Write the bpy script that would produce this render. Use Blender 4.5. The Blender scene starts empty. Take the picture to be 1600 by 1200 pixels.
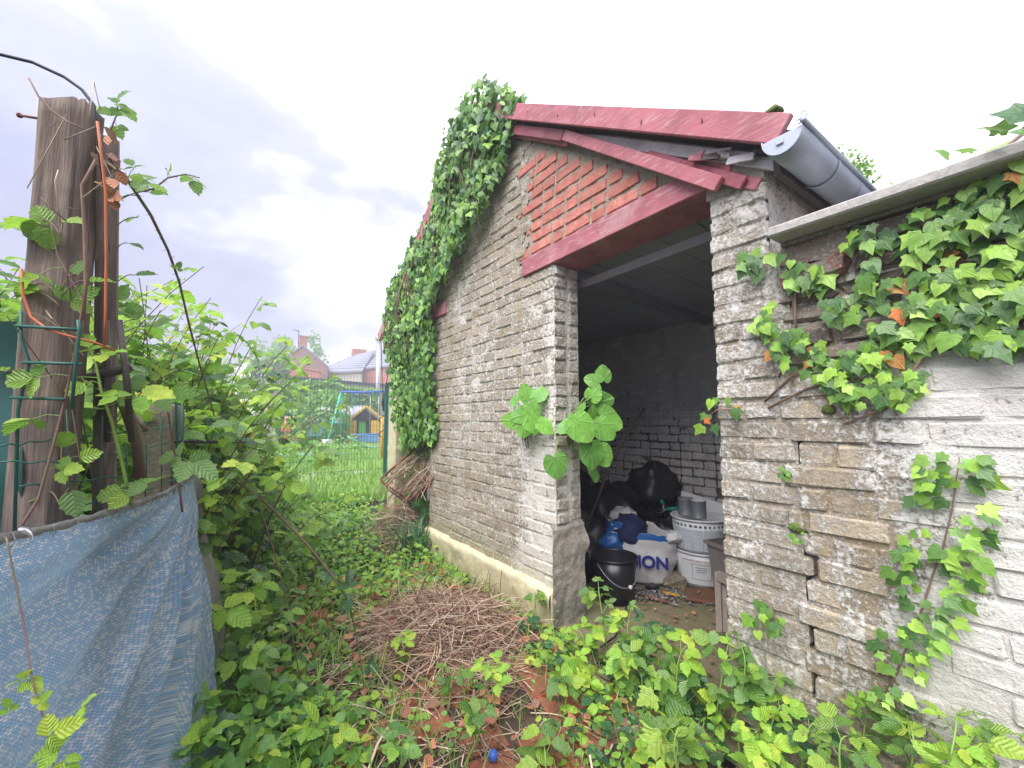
import bpy, math, random
import numpy as np
from mathutils import Vector, Matrix, Euler, noise as mnoise

# ------------------------------------------------------------------ camera, sky, light
SC = bpy.context.scene
COL = SC.collection
CAM_H, PITCH, YAW, FPX = 1.2, math.atan(57 / 650), math.radians(35.0), 650.0
cd = bpy.data.cameras.new('camera'); cam = bpy.data.objects.new('camera', cd); COL.objects.link(cam)
cd.sensor_width = 36; cd.lens = FPX / 1600 * 36; cd.clip_start = 0.02; cd.clip_end = 800
cam.location = (0, 0, CAM_H)
cam.rotation_euler = (math.pi / 2 + PITCH, 0, -YAW)
SC.camera = cam
SC.view_settings.view_transform = 'Standard'; SC.view_settings.look = 'None'
SC.view_settings.exposure = 2.35; SC.view_settings.gamma = 1; SC.view_settings.use_curve_mapping = False
SC.cycles.max_bounces = 6; SC.cycles.transparent_max_bounces = 6

SUN_EL, SUN_AZ = math.radians(52), math.radians(-118)      # azimuth clockwise from +Y
W = bpy.data.worlds.new('World'); SC.world = W; W.use_nodes = True
wn = W.node_tree; wn.nodes.clear()
def wnode(t, **kw):
    n = wn.nodes.new(t)
    for k, v in kw.items(): setattr(n, k, v)
    return n
w_out = wnode('ShaderNodeOutputWorld'); w_bg = wnode('ShaderNodeBackground'); w_bg.inputs['Strength'].default_value = 0.056
w_sky = wnode('ShaderNodeTexSky', sky_type='NISHITA', sun_disc=False)
w_sky.sun_elevation = SUN_EL; w_sky.sun_rotation = SUN_AZ
w_tc = wnode('ShaderNodeTexCoord')
w_n1 = wnode('ShaderNodeTexNoise'); w_n1.inputs['Scale'].default_value = 2.6; w_n1.inputs['Detail'].default_value = 9; w_n1.inputs['Roughness'].default_value = .56
w_map = wnode('ShaderNodeMapping'); w_map.inputs['Scale'].default_value = (1, 1, 2.2); w_map.inputs['Location'].default_value = (3.1, 1.7, .4)
w_dot = wnode('ShaderNodeVectorMath', operation='DOT_PRODUCT')
_b = Vector((0.86, 0.62, 0.66)).normalized(); w_dot.inputs[1].default_value = _b
w_add = wnode('ShaderNodeMath', operation='MULTIPLY_ADD'); w_add.inputs[1].default_value = 0.55
w_sum = wnode('ShaderNodeMath', operation='ADD')
w_r = wnode('ShaderNodeValToRGB')
el = w_r.color_ramp.elements
el[0].position = .45; el[0].color = (1.65, 1.7, 2.45, 1)
el[1].position = .82; el[1].color = (8.6, 8.6, 8.9, 1)
e2 = el.new(.615); e2.color = (2.15, 2.2, 2.9, 1)
e3 = el.new(.725); e3.color = (4.0, 4.05, 4.6, 1)
w_mix = wnode('ShaderNodeMix', data_type='RGBA'); w_mix.inputs['Factor'].default_value = .94
L = wn.links.new
L(w_tc.outputs['Generated'], w_map.inputs['Vector']); L(w_map.outputs[0], w_n1.inputs['Vector'])
L(w_tc.outputs['Generated'], w_dot.inputs[0])
L(w_dot.outputs['Value'], w_add.inputs[0]); w_add.inputs[2].default_value = 0.0
L(w_add.outputs[0], w_sum.inputs[0]); L(w_n1.outputs['Fac'], w_sum.inputs[1])
w_sc = wnode('ShaderNodeMath', operation='MULTIPLY'); w_sc.inputs[1].default_value = .75; L(w_sum.outputs[0], w_sc.inputs[0]); L(w_sc.outputs[0], w_r.inputs['Fac'])
w_sep = wnode('ShaderNodeSeparateXYZ'); L(w_tc.outputs['Generated'], w_sep.inputs[0])       # an overcast sky brightens gently towards the zenith
w_ov = wnode('ShaderNodeMapRange'); w_ov.inputs['From Min'].default_value = 0; w_ov.inputs['To Min'].default_value = .75; w_ov.inputs['To Max'].default_value = 2.1; L(w_sep.outputs[2], w_ov.inputs['Value'])
w_mul = wnode('ShaderNodeVectorMath', operation='SCALE'); L(w_r.outputs['Color'], w_mul.inputs[0]); L(w_ov.outputs[0], w_mul.inputs['Scale'])
L(w_sky.outputs[0], w_mix.inputs['A']); L(w_mul.outputs[0], w_mix.inputs['B'])
L(w_mix.outputs['Result'], w_bg.inputs['Color']); L(w_bg.outputs[0], w_out.inputs['Surface'])

sd = bpy.data.lights.new('sun', 'SUN'); sd.energy = 1.5; sd.angle = math.radians(60); sd.color = (1.0, .97, .93)
sun = bpy.data.objects.new('sun', sd); COL.objects.link(sun)
_d = Vector((math.sin(SUN_AZ) * math.cos(SUN_EL), math.cos(SUN_AZ) * math.cos(SUN_EL), math.sin(SUN_EL)))
sun.rotation_euler = (-_d).to_track_quat('-Z', 'Y').to_euler(); sun.location = _d * 30

# ------------------------------------------------------------------ helpers
R = random.Random(11)
_cp, _sp, _cy, _sy = math.cos(PITCH), math.sin(PITCH), math.cos(YAW), math.sin(YAW)
def ray(px, py):
    u = (px - 800) / FPX; v = (600 - py) / FPX
    f = _cp - v * _sp; up = _sp + v * _cp
    return Vector((_sy * f + _cy * u, _cy * f - _sy * u, up))
def at(px, py, d): return Vector((0, 0, CAM_H)) + ray(px, py) * d          # a measured direction and a depth
def atp(px, py, d): return at(px, py, d + .085 * max(0, min(1, (1.22 - d) / .27)))
def on_x(px, py, X): r = ray(px, py); return Vector((0, 0, CAM_H)) + r * (X / r.x)
def on_z(px, py, Z=0): r = ray(px, py); return Vector((0, 0, CAM_H)) + r * ((Z - CAM_H) / r.z)
def size_in_view(p, s):
    x, y, z = p[0], p[1], p[2] - CAM_H
    fw = _sy * x + _cy * y; r = _cy * x - _sy * y
    f = _cp * fw + _sp * z; up = -_sp * fw + _cp * z
    if f < .15: return 0
    if abs(r / f) > 1.27 or abs(up / f) > .96: return 0
    return s / f
WL = {}
def link(o, loc, parent=None):
    COL.objects.link(o); loc = Vector(loc); WL[o.name] = loc
    if parent is not None:
        o.parent = parent; o.location = loc - WL[parent.name]
    else: o.location = loc
    return o
def tag(o, label=None, cat=None, group=None, kind=None):
    for k, v in (('label', label), ('category', cat), ('group', group), ('kind', kind)):
        if v: o[k] = v
    return o
def thing(name, label, cat, loc=(0, 0, 0), group=None):
    return tag(link(bpy.data.objects.new(name, None), loc), label, cat, group)
def put(name, mesh, parent=None, loc=(0, 0, 0), rot=None, scale=None, **kw):
    o = bpy.data.objects.new(name, mesh); link(o, loc, parent)
    if rot is not None: o.rotation_euler = rot.to_euler() if isinstance(rot, (Matrix,)) else rot
    if scale is not None: o.scale = (scale,) * 3 if isinstance(scale, (int, float)) else scale
    return tag(o, **kw)
def mesh_from(name, V, F, mat, uv=None, smooth=True):
    me = bpy.data.meshes.new(name); me.from_pydata([tuple(v) for v in V], [], F)
    if uv is not None:
        ul = me.uv_layers.new(name='UVMap')
        idx = np.empty(len(me.loops), dtype=np.int32); me.loops.foreach_get('vertex_index', idx)
        ul.data.foreach_set('uv', np.asarray(uv, dtype=np.float32)[idx].ravel())
    if mat: me.materials.append(mat)
    if smooth: me.polygons.foreach_set('use_smooth', [True] * len(me.polygons))
    me.update(); return me
class MB:
    """collects shapes that belong to ONE piece"""
    def __init__(s): s.V, s.F, s.round = [], [], False
    def add(s, V, F):
        b = len(s.V); s.V += [tuple(v) for v in V]; s.F += [tuple(i + b for i in f) for f in F]; return s
    def box(s, c, d, rot=None, bev=0.004, jit=0, rnd=R):
        V, F = rbox(d[0], d[1], d[2], bev, jit, rnd)
        M = rot if rot is not None else Matrix.Identity(3)
        return s.add([M @ Vector(v) + Vector(c) for v in V], F)
    def plank(s, a, b, w, t, up=(0, 0, 1), bev=0.003, jit=0):
        a, b = Vector(a), Vector(b); d = (b - a); l = d.length; x = d / l
        z = Vector(up); z = (z - x * z.dot(x)).normalized(); y = z.cross(x)
        M = Matrix((x, y, z)).transposed()
        return s.box((a + b) / 2, (l, t, w), M, bev, jit)
    def tube(s, pts, r, n=6, cap=True):
        s.round = True; pts = [Vector(p) for p in pts]; m = len(pts)
        rs = [r] * m if isinstance(r, (int, float)) else r
        V, F = [], []; prev = None
        for i, p in enumerate(pts):
            t = (pts[min(i + 1, m - 1)] - pts[max(i - 1, 0)])
            t = t.normalized() if t.length > 1e-9 else Vector((0, 0, 1))
            if prev is None: a = t.orthogonal().normalized()
            else: a = (prev - t * prev.dot(t)); a = a.normalized() if a.length > 1e-6 else t.orthogonal().normalized()
            prev = a; b = t.cross(a)
            for k in range(n):
                an = 2 * math.pi * k / n
                V.append(p + (a * math.cos(an) + b * math.sin(an)) * rs[i])
        for i in range(m - 1):
            for k in range(n):
                F.append((i * n + k, i * n + (k + 1) % n, (i + 1) * n + (k + 1) % n, (i + 1) * n + k))
        if cap: F.append(tuple(range(n - 1, -1, -1))); F.append(tuple(range((m - 1) * n, m * n)))
        return s.add(V, F)
    def lathe(s, c, prof, n=32, M=None):
        s.round = True; V, F = [], []; m = len(prof)
        for r, z in prof:
            for k in range(n):
                a = 2 * math.pi * k / n; v = Vector((r * math.cos(a), r * math.sin(a), z))
                V.append((M @ v if M else v) + Vector(c))
        for i in range(m - 1):
            for k in range(n):
                F.append((i * n + k, i * n + (k + 1) % n, (i + 1) * n + (k + 1) % n, (i + 1) * n + k))
        return s.add(V, F)
    def mesh(s, name, mat, smooth=True): return mesh_from(name, s.V, s.F, mat, None, smooth)
    def put(s, name, mat, parent=None, smooth=None, loc=None, **kw):
        base = loc if loc is not None else (WL[parent.name] if parent is not None else (0, 0, 0))
        base = Vector(base)
        return put(name, mesh_from(name, [Vector(v) - base for v in s.V], s.F, mat, None, s.round if smooth is None else smooth), parent, base, **kw)
_RB = None
def rbox(dx, dy, dz, r, jit=0, rnd=R):
    """bevelled box, 44 triangles"""
    h = (dx / 2, dy / 2, dz / 2); r = min(r, min(h) * .45)
    V, ix = [], {}
    for sx in (-1, 1):
        for sy in (-1, 1):
            for sz in (-1, 1):
                s = (sx, sy, sz)
                for ax in range(3):
                    v = [s[k] * (h[k] if k == ax else h[k] - r) for k in range(3)]
                    if jit: v = [c + rnd.uniform(-jit, jit) for c in v]
                    ix[s, ax] = len(V); V.append(v)
    F = []
    for ax in range(3):
        b, c = [(1, 2), (2, 0), (0, 1)][ax]
        for s in (-1, 1):
            q = []
            for p in ((-1, -1), (1, -1), (1, 1), (-1, 1)):
                k = [0, 0, 0]; k[ax] = s; k[b] = p[0]; k[c] = p[1]; q.append(ix[tuple(k), ax])
            F.append(tuple(q) if s > 0 else tuple(q[::-1]))
        for p in ((-1, -1), (1, -1), (1, 1), (-1, 1)):           # edges along ax
            k0 = [0, 0, 0]; k1 = [0, 0, 0]; k0[ax] = -1; k1[ax] = 1
            for k in (k0, k1): k[b] = p[0]; k[c] = p[1]
            q = (ix[tuple(k0), b], ix[tuple(k1), b], ix[tuple(k1), c], ix[tuple(k0), c])
            F.append(q if p[0] * p[1] < 0 else q[::-1])
    for s in [(a, b, c) for a in (-1, 1) for b in (-1, 1) for c in (-1, 1)]:
        t = (ix[s, 0], ix[s, 1], ix[s, 2]); F.append(t if s[0] * s[1] * s[2] > 0 else t[::-1])
    return V, F
def fbm(p, s, o=4):
    return mnoise.fractal(Vector(p) * s, 0.9, 2.1, o)
def sstep(a, b, x):
    t = max(0, min(1, (x - a) / (b - a))); return t * t * (3 - 2 * t)
def relief(name, mat, nu, nv, fn, keep=None, parent=None, loc=None, **kw):
    """a grid of nu x nv cells; fn(i/nu, j/nv) gives the point"""
    V = [fn(i / nu, j / nv) for j in range(nv + 1) for i in range(nu + 1)]
    F = []
    for j in range(nv):
        for i in range(nu):
            if keep is None or keep((i + .5) / nu, (j + .5) / nv):
                a = j * (nu + 1) + i; F.append((a, a + 1, a + nu + 2, a + nu + 1))
    used = sorted({k for f in F for k in f}); mp = {k: n for n, k in enumerate(used)}
    base = Vector(loc if loc is not None else (WL[parent.name] if parent is not None else (0, 0, 0)))
    me = mesh_from(name, [Vector(V[k]) - base for k in used], [tuple(mp[k] for k in f) for f in F], mat)
    return put(name, me, parent, base, **kw)

# ------------------------------------------------------------------ materials
class Mat:
    def __init__(s, name):
        s.m = bpy.data.materials.new(name); s.m.use_nodes = True; s.t = s.m.node_tree; s.t.nodes.clear()
        s.out = s.t.nodes.new('ShaderNodeOutputMaterial')
    def n(s, t, ins=None, **kw):
        x = s.t.nodes.new(t)
        for k, v in kw.items(): setattr(x, k, v)
        for k, v in (ins or {}).items(): s.set(x.inputs[k], v)
        return x
    def set(s, inp, v):
        if isinstance(v, bpy.types.NodeSocket): s.t.links.new(v, inp)
        elif isinstance(v, (tuple, list)) and len(v) == 3 and inp.type == 'RGBA': inp.default_value = (*v, 1)
        else: inp.default_value = v
    def pos(s): return s.n('ShaderNodeNewGeometry').outputs['Position']
    def obj(s): return s.n('ShaderNodeTexCoord').outputs['Object']
    def uv(s): return s.n('ShaderNodeTexCoord').outputs['UV']
    def xyz(s, v): x = s.n('ShaderNodeSeparateXYZ', {0: v}); return x.outputs[0], x.outputs[1], x.outputs[2]
    def rnd(s): return s.n('ShaderNodeObjectInfo').outputs['Random']
    def isl(s): return s.n('ShaderNodeNewGeometry').outputs['Random Per Island']
    def scale(s, v, k): return s.n('ShaderNodeVectorMath', {0: v, 1: k}, operation='MULTIPLY').outputs[0]
    def noise(s, v, sc, det=4, ro=.55): return s.n('ShaderNodeTexNoise', {'Vector': v, 'Scale': sc, 'Detail': det, 'Roughness': ro}).outputs['Fac']
    def math(s, op, a, b=0.0, c=None):
        x = s.n('ShaderNodeMath', operation=op); s.set(x.inputs[0], a); s.set(x.inputs[1], b)
        if c is not None: s.set(x.inputs[2], c)
        return x.outputs[0]
    def step(s, x, a, b):
        return s.n('ShaderNodeMapRange', {'Value': x, 'From Min': a, 'From Max': b}, interpolation_type='SMOOTHSTEP').outputs[0]
    def mix(s, f, a, b):
        x = s.n('ShaderNodeMix', data_type='RGBA'); s.set(x.inputs['Factor'], f); s.set(x.inputs[6], a); s.set(x.inputs[7], b); return x.outputs[2]
    def ramp(s, f, stops):
        x = s.n('ShaderNodeValToRGB', {0: f}); e = x.color_ramp.elements
        while len(e) < len(stops): e.new(.5)
        for k, (p, c) in enumerate(stops): e[k].position = p; e[k].color = (*c, 1)
        return x.outputs[0]
    def hsv(s, c, v=1.0, h=.5, sat=1.0):
        x = s.n('ShaderNodeHueSaturation', {'Color': c}); s.set(x.inputs['Value'], v); s.set(x.inputs['Hue'], h); s.set(x.inputs['Saturation'], sat); return x.outputs[0]
    def bump(s, h, st=.5, d=.01): return s.n('ShaderNodeBump', {'Height': h, 'Strength': st, 'Distance': d}).outputs[0]
    def pbr(s, col, rough=.7, nrm=None, metal=0, spec=.4, trans=None, trans_f=.3, extra=None):
        p = s.n('ShaderNodeBsdfPrincipled', {'Base Color': col, 'Roughness': rough, 'Metallic': metal, 'Specular IOR Level': spec, **(extra or {})})
        if nrm is not None: s.set(p.inputs['Normal'], nrm)
        sh = p.outputs[0]
        if trans is not None:
            t = s.n('ShaderNodeBsdfTranslucent', {'Color': trans})
            if nrm is not None: s.set(t.inputs['Normal'], nrm)
            x = s.n('ShaderNodeMixShader', {0: trans_f, 1: sh, 2: t.outputs[0]}); sh = x.outputs[0]
        s.t.links.new(sh, s.out.inputs[0]); return s.m

def simple(name, col, rough=.6, var=.25, sc=30, bump=.15, metal=0, dirt=None, dirt_amt=.5, spec=.4, stretch=None):
    m = Mat(name); p = m.obj()
    if stretch: p = m.scale(p, stretch)
    n1 = m.noise(p, sc, 5); n2 = m.noise(p, sc * .17, 3)
    c = m.mix(n1, tuple(x * (1 - var) for x in col), tuple(min(1, x * (1 + var)) for x in col))
    if dirt: c = m.mix(m.math('MULTIPLY', m.step(n2, .42, .68), dirt_amt), c, dirt)
    return m.pbr(c, rough, m.bump(n1, bump, .004), metal, spec)

def masonry(name, base, lime, lime_lo, lime_hi, fields=None, fleck=1.0, algae=(.30, .29, .10), algae_z=.5, red=.0, bscale=1.0, dark=.35):
    """weathered brick under old limewash; fields(m, pos, x, y, z) -> extra lime amount"""
    m = Mat(name); p = m.pos(); x, y, z = m.xyz(p); r = m.rnd()
    big = m.noise(p, 2.3, 4); mid = m.noise(p, 14, 6, .65); fine = m.noise(p, 60, 5, .7); grit = m.noise(p, 190, 4, .75)
    c = m.mix(r, base[0], base[1])
    c = m.mix(m.step(mid, .35, .7), c, base[2])
    c = m.hsv(c, m.math('MULTIPLY', m.math('MULTIPLY_ADD', fine, .9, .55), m.math('MULTIPLY_ADD', r, .38, .80)))
    if red:
        c = m.mix(m.math('MULTIPLY', m.step(r, 1 - red, 1 - red + .01), m.step(mid, .45, .6)), c, (.30, .10, .06))
    lm = m.math('ADD', m.math('MULTIPLY', fine, .62), m.math('MULTIPLY', mid, .38))
    lm = m.math('ADD', lm, m.math('MULTIPLY_ADD', big, .25, -.125))
    if fields: lm = m.math('ADD', lm, fields(m, p, x, y, z))
    lf = m.math('MULTIPLY', m.step(lm, lime_lo, lime_hi), fleck)
    lc = m.mix(grit, tuple(v * .8 for v in lime), lime)
    c = m.mix(lf, c, lc)
    sp = m.math('MULTIPLY', m.math('MULTIPLY', m.step(m.noise(p, 78, 3, .6), .575, .625), m.step(big, .30, .55)), .75 * fleck)
    c = m.mix(sp, c, (lime[0] * .95, lime[1] * .93, lime[2] * .86))
    dk = m.math('MULTIPLY', m.step(m.noise(m.scale(p, (9, 9, 2.4)), 1.0, 5, .6), .52, .72), dark)
    c = m.mix(dk, c, m.mix(.5, c, (.07, .06, .05)))
    al = m.math('MULTIPLY', m.math('SUBTRACT', 1.0, m.step(z, algae_z * .25, algae_z)), m.step(mid, .3, .62))
    c = m.mix(m.math('MULTIPLY', al, .6), c, algae)
    h = m.math('ADD', m.math('MULTIPLY', mid, .9), m.math('ADD', m.math('MULTIPLY', fine, .5), m.math('MULTIPLY', grit, .22)))
    h = m.math('ADD', h, m.math('MULTIPLY', lf, .22))
    return m.pbr(c, .88, m.bump(h, min(1, .95 * bscale), .020), 0, .25)

def paint_wood(name, col, worn, amt=.5, rough=.55, axis=(14, 1.3, 9)):
    m = Mat(name); p = m.obj(); q = m.scale(p, axis)
    g = m.noise(q, 9, 6, .6); n = m.noise(p, 6, 4); f = m.noise(q, 40, 4)
    c = m.mix(m.step(n, .35, .7), col, tuple(v * .70 for v in col)); c = m.mix(m.math('MULTIPLY', m.step(m.noise(p, 2.1, 5, .7), .5, .68), amt * .8), c, worn)
    c = m.mix(m.math('MULTIPLY', m.step(g, .5, .72), amt), c, worn)
    c = m.hsv(c, m.math('MULTIPLY_ADD', f, .5, .75))
    return m.pbr(c, rough, m.bump(m.math('ADD', g, f), .35, .004), 0, .4)

def leaf_mat(name, cols, rough=.38, veins=6.0, vein=.35, vcol=None, tf=.32, palmate=False, bump=.5, spec=.5, tcol=None):
    m = Mat(name); uvx, uvy, _ = m.xyz(m.uv())
    k = m.math('FRACT', m.math('ADD', m.isl(), m.math('MULTIPLY', m.rnd(), 7.31)))
    n = len(cols); c = m.ramp(k, [((i + .5) / n if n > 1 else 0, cc) for i, cc in enumerate(cols)])
    ax = m.math('ABSOLUTE', m.math('SUBTRACT', uvx, .5))
    if palmate:
        ang = m.math('ARCTAN2', m.math('SUBTRACT', uvx, .5), m.math('ADD', uvy, .02))
        w = m.math('ABSOLUTE', m.math('SUBTRACT', m.math('FRACT', m.math('MULTIPLY_ADD', ang, 1 / .72, .5)), .5))
        v = m.math('SUBTRACT', 1.0, m.step(w, .0, .13))
        hgt = m.math('SUBTRACT', 1.0, v)
    else:
        s_ = m.math('FRACT', m.math('MULTIPLY', m.math('SUBTRACT', uvy, m.math('MULTIPLY', ax, .9)), veins))
        w = m.math('ABSOLUTE', m.math('SUBTRACT', s_, .5))
        side = m.math('SUBTRACT', 1.0, m.step(w, .03, .2))
        mid = m.math('SUBTRACT', 1.0, m.step(ax, .0, .035))
        v = m.math('MAXIMUM', m.math('MULTIPLY', side, .65), mid)
        hgt = m.math('MULTIPLY', w, 1.6)
    pn = m.noise(m.pos(), 55, 3)
    c = m.hsv(c, m.math('MULTIPLY_ADD', pn, 1.1, .92), .490)
    vc = vcol or tuple(min(1, x * 1.7 + .03) for x in cols[0])
    c = m.mix(m.math('MULTIPLY', v, vein), c, vc)
    sp_ = m.step(m.noise(m.pos(), 34, 3, .6), .66, .70); c = m.mix(m.math('MULTIPLY', sp_, .75), c, (.16, .10, .04))
    t = m.hsv(m.mix(.5, c, tcol or (.22, .42, .03)), 1.35)
    hgt = m.math('ADD', hgt, m.math('MULTIPLY', m.noise(m.pos(), 95, 3), 1.1)) if bump else hgt
    return m.pbr(c, rough, m.bump(hgt, bump, .004), 0, spec, trans=t, trans_f=tf)

# ------------------------------------------------------------------ leaves
def ovate(n, wid, ser=0.0, tip=1.0, seed=0, fold=.25, curl=.25, wav=.03, base=.0):
    """leaf blade: midrib along +y from 0 to 1, normal +z"""
    rr = random.Random(seed); V, UV, F = [], [], []
    ys = [i / n for i in range(n + 1)]
    for i, y in enumerate(ys):
        w = wid * (math.sin(math.pi * min(1, y ** .78)) ** .85) if 0 < i < n else 0
        if base and i == 0: w = 0
        for s in (-1, 0, 1):
            yy = y; ww = w
            if s and ser and 0 < i < n:
                yy += ser * (.6 if i % 2 else -.4); ww = w * (1 + ser * (1.6 if i % 2 else -1.2))
            if s and base and 0 < i < n * .35: yy -= base * (1 - i / (n * .35)) ** 1 * 1
            xx = s * ww
            z = fold * abs(xx) - curl * y * y * .6 - curl * .7 * abs(xx) ** 2 + (rr.uniform(-wav, wav) if s else 0)
            V.append((xx, yy, z)); UV.append((xx + .5, y))
    for i in range(n):
        a = i * 3
        F += [(a, a + 1, a + 4, a + 3), (a + 1, a + 2, a + 5, a + 4)]
    return V, UV, F
def lobed(half, seed=0, fold=.2, curl=.25, wav=.03, c=(0, .3)):
    rr = random.Random(seed)
    rim = [(x, y) for x, y in half] + [(-x, y) for x, y in half[::-1] if abs(x) > 1e-6]
    V = [(c[0], c[1], 0.0)]; n = len(rim)
    for x, y in rim: V.append((c[0] + (x - c[0]) * .5, c[1] + (y - c[1]) * .5, 0))
    for x, y in rim: V.append((x, y, 0))
    V2, UV = [], []
    for k, (x, y, _) in enumerate(V):
        jx = rr.uniform(-.02, .02) if k > n else 0
        z = fold * abs(x) * (.6 if k <= n else 1) - curl * (y * y * .5 + x * x * .8) + (rr.uniform(-wav, wav) if k > n else 0)
        V2.append((x + jx, y, z)); UV.append((x + .5, y))
    F = []
    for k in range(n):
        a, b = 1 + k, 1 + (k + 1) % n
        F += [(0, b, a), (a, b, b + n, a + n)]
    return V2, UV, F
IVY_HALF = [(0, .0), (.13, -.13), (.33, -.12), (.33, .08), (.57, .30), (.30, .43), (.21, .60), (0, 1.0)]
IVY_HALF2 = [(0, .02), (.16, -.1), (.30, -.02), (.42, .18), (.52, .42), (.27, .52), (.15, .75), (0, 1.02)]
IVY_HALF3 = [(0, .0), (.2, -.14), (.42, .0), (.45, .2), (.4, .42), (.24, .66), (0, .98)]
MAPLE_HALF = [(0, .0), (.16, -.1), (.36, -.05), (.30, .08), (.50, .16), (.62, .42), (.46, .40), (.40, .50), (.27, .50), (.32, .66), (.20, .70), (.14, .86), (0, 1.0)]
ROUND_HALF = [(0, .02), (.12, -.16), (.3, -.2), (.45, -.08), (.52, .12), (.50, .34), (.42, .56), (.30, .72), (.16, .86), (0, .93)]
def orient(d, nrm):
    y = Vector(d).normalized(); z = Vector(nrm); z = z - y * z.dot(y)
    z = z.normalized() if z.length > 1e-5 else y.orthogonal().normalized()
    return Matrix((y.cross(z), y, z)).transposed()
def leaf_meshes(name, tmpl, mat): return [mesh_from(name, V, F, mat, UV) for V, UV, F in tmpl]
def scatter_mesh(name, tmpls, mat, items):
    """items: (pos, rot 3x3, scale): many leaves in one mesh"""
    Vs, Us, Fs, b = [], [], [], 0
    rr = random.Random(len(items)); groups = [[] for _ in tmpls]
    for it in items: groups[rr.randrange(len(tmpls))].append(it)
    for g, (V, UV, F) in zip(groups, tmpls):
        if not g: continue
        T = np.array(V); M = np.array([np.array(r) * s for _, r, s in g]); P = np.array([tuple(p) for p, _, _ in g])
        X = np.einsum('mij,kj->mki', M, T) + P[:, None, :]
        Vs.append(X.reshape(-1, 3)); Us.append(np.tile(np.array(UV), (len(g), 1)))
        k = len(T)
        for q in range(len(g)): Fs += [tuple(i + b + q * k for i in f) for f in F]
        b += k * len(g)
    if not Vs: return None
    return mesh_from(name, np.vstack(Vs), Fs, mat, np.vstack(Us))
def leaves(parent, tmpls, mat, items, limit=300, name='leaf', stuff_name='foliage'):
    """the largest `limit` in view as single leaves, the rest joined"""
    ms = leaf_meshes(name, tmpls, mat)
    order = sorted(range(len(items)), key=lambda i: -size_in_view(items[i][0], items[i][2]))
    for i in order[:limit]:
        p, r, s = items[i]; put(name, ms[i % len(ms)], parent, p, r, s)
    rest = [items[i] for i in order[limit:]]
    if rest:
        base = WL[parent.name]; me = scatter_mesh(stuff_name, tmpls, mat, [(Vector(p) - base, r, s) for p, r, s in rest])
        put(stuff_name, me, parent, base, kind='stuff')
def bez(a, b, c, n=10):
    a, b, c = Vector(a), Vector(b), Vector(c)
    return [a * (1 - t) ** 2 + b * 2 * t * (1 - t) + c * t * t for t in [i / n for i in range(n + 1)]]
def inpoly(p, poly):
    x, y = p; c = False; j = len(poly) - 1
    for i in range(len(poly)):
        xi, yi = poly[i]; xj, yj = poly[j]
        if (yi > y) != (yj > y) and x < (xj - xi) * (y - yi) / (yj - yi) + xi: c = not c
        j = i
    return c
def rvec(r, s=1): return Vector((r.gauss(0, s), r.gauss(0, s), r.gauss(0, s)))

# ------------------------------------------------------------------ the materials used
def f_front(m, p, x, y, z):      # old whitewash left by the door jamb and low down
    a = m.math('MULTIPLY', m.step(y, 2.45, 1.95), m.step(z, 1.45, .75))
    b = m.math('MULTIPLY', m.step(y, 2.02, 1.90), .35)
    return m.math('MULTIPLY', m.math('MAXIMUM', a, b), .20)
def f_garden(m, p, x, y, z):     # the right half keeps its whitewash
    a = m.step(m.math('ADD', y, m.math('MULTIPLY', m.math('SUBTRACT', m.noise(p, 5, 4), .5), .25)), .52, .20)
    s = m.noise(m.scale(p, (1, 11, 1.6)), 1.3, 4)
    st = m.math('MULTIPLY', m.math('MULTIPLY', m.step(y, .30, .40), m.step(y, .66, .52)), m.step(s, .42, .62))
    return m.math('SUBTRACT', m.math('MULTIPLY', a, .115), m.math('MULTIPLY', st, .09))
def f_upper(m, p, x, y, z): return m.math('MULTIPLY', m.step(z, 1.8, 2.1), .1)
M_FRONT = masonry('weathered brick', ((.37, .295, .205), (.42, .35, .265), (.45, .39, .31)), (.80, .76, .70), .485, .60, f_front, .9, red=.012)
M_MORT = masonry('old mortar', ((.32, .26, .18), (.35, .30, .22), (.40, .345, .26)), (.82, .79, .73), .43, .57, f_front, .95)
M_PIER = masonry('pier brick', ((.38, .315, .23), (.42, .355, .27), (.47, .41, .33)), (.82, .79, .74), .45, .59, f_upper, .9, red=.02)
M_GARD = masonry('limewashed brick', ((.40, .315, .21), (.45, .37, .265), (.48, .41, .31)), (.88, .85, .80), .44, .565, f_garden, .97, red=.015, algae_z=.7, algae=(.16, .14, .06))
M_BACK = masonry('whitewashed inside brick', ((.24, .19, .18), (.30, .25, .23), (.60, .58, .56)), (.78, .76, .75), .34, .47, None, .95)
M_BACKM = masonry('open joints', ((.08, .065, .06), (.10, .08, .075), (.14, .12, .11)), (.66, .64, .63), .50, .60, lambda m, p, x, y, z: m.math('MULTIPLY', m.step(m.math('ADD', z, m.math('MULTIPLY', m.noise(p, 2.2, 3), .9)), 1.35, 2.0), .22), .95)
M_RED = masonry('red brick', ((.55, .185, .145), (.46, .15, .125), (.60, .25, .20)), (.60, .45, .38), .70, .84, None, .5, algae_z=.1, bscale=.6, dark=.12)
M_PALE = masonry('pale mortar', ((.42, .36, .28), (.46, .41, .33), (.52, .46, .38)), (.66, .62, .56), .60, .78, None, .6, algae_z=.1)
M_RUBBLE = masonry('dark rubble', ((.19, .14, .12), (.25, .21, .17), (.30, .26, .21)), (.58, .56, .54), .54, .70, None, .8, red=.12, algae_z=.1)
M_PLINTH = masonry('lichen stained render', ((.48, .40, .22), (.52, .46, .29), (.58, .53, .38)), (.70, .66, .54), .55, .8, None, .7, algae=(.24, .22, .07), algae_z=.22, bscale=.5)
M_RENDER = masonry('grey jamb render', ((.34, .30, .25), (.38, .34, .29), (.42, .38, .34)), (.66, .64, .61), .60, .74, None, .7, algae=(.03, .05, .035), algae_z=.32, bscale=.8)
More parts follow.
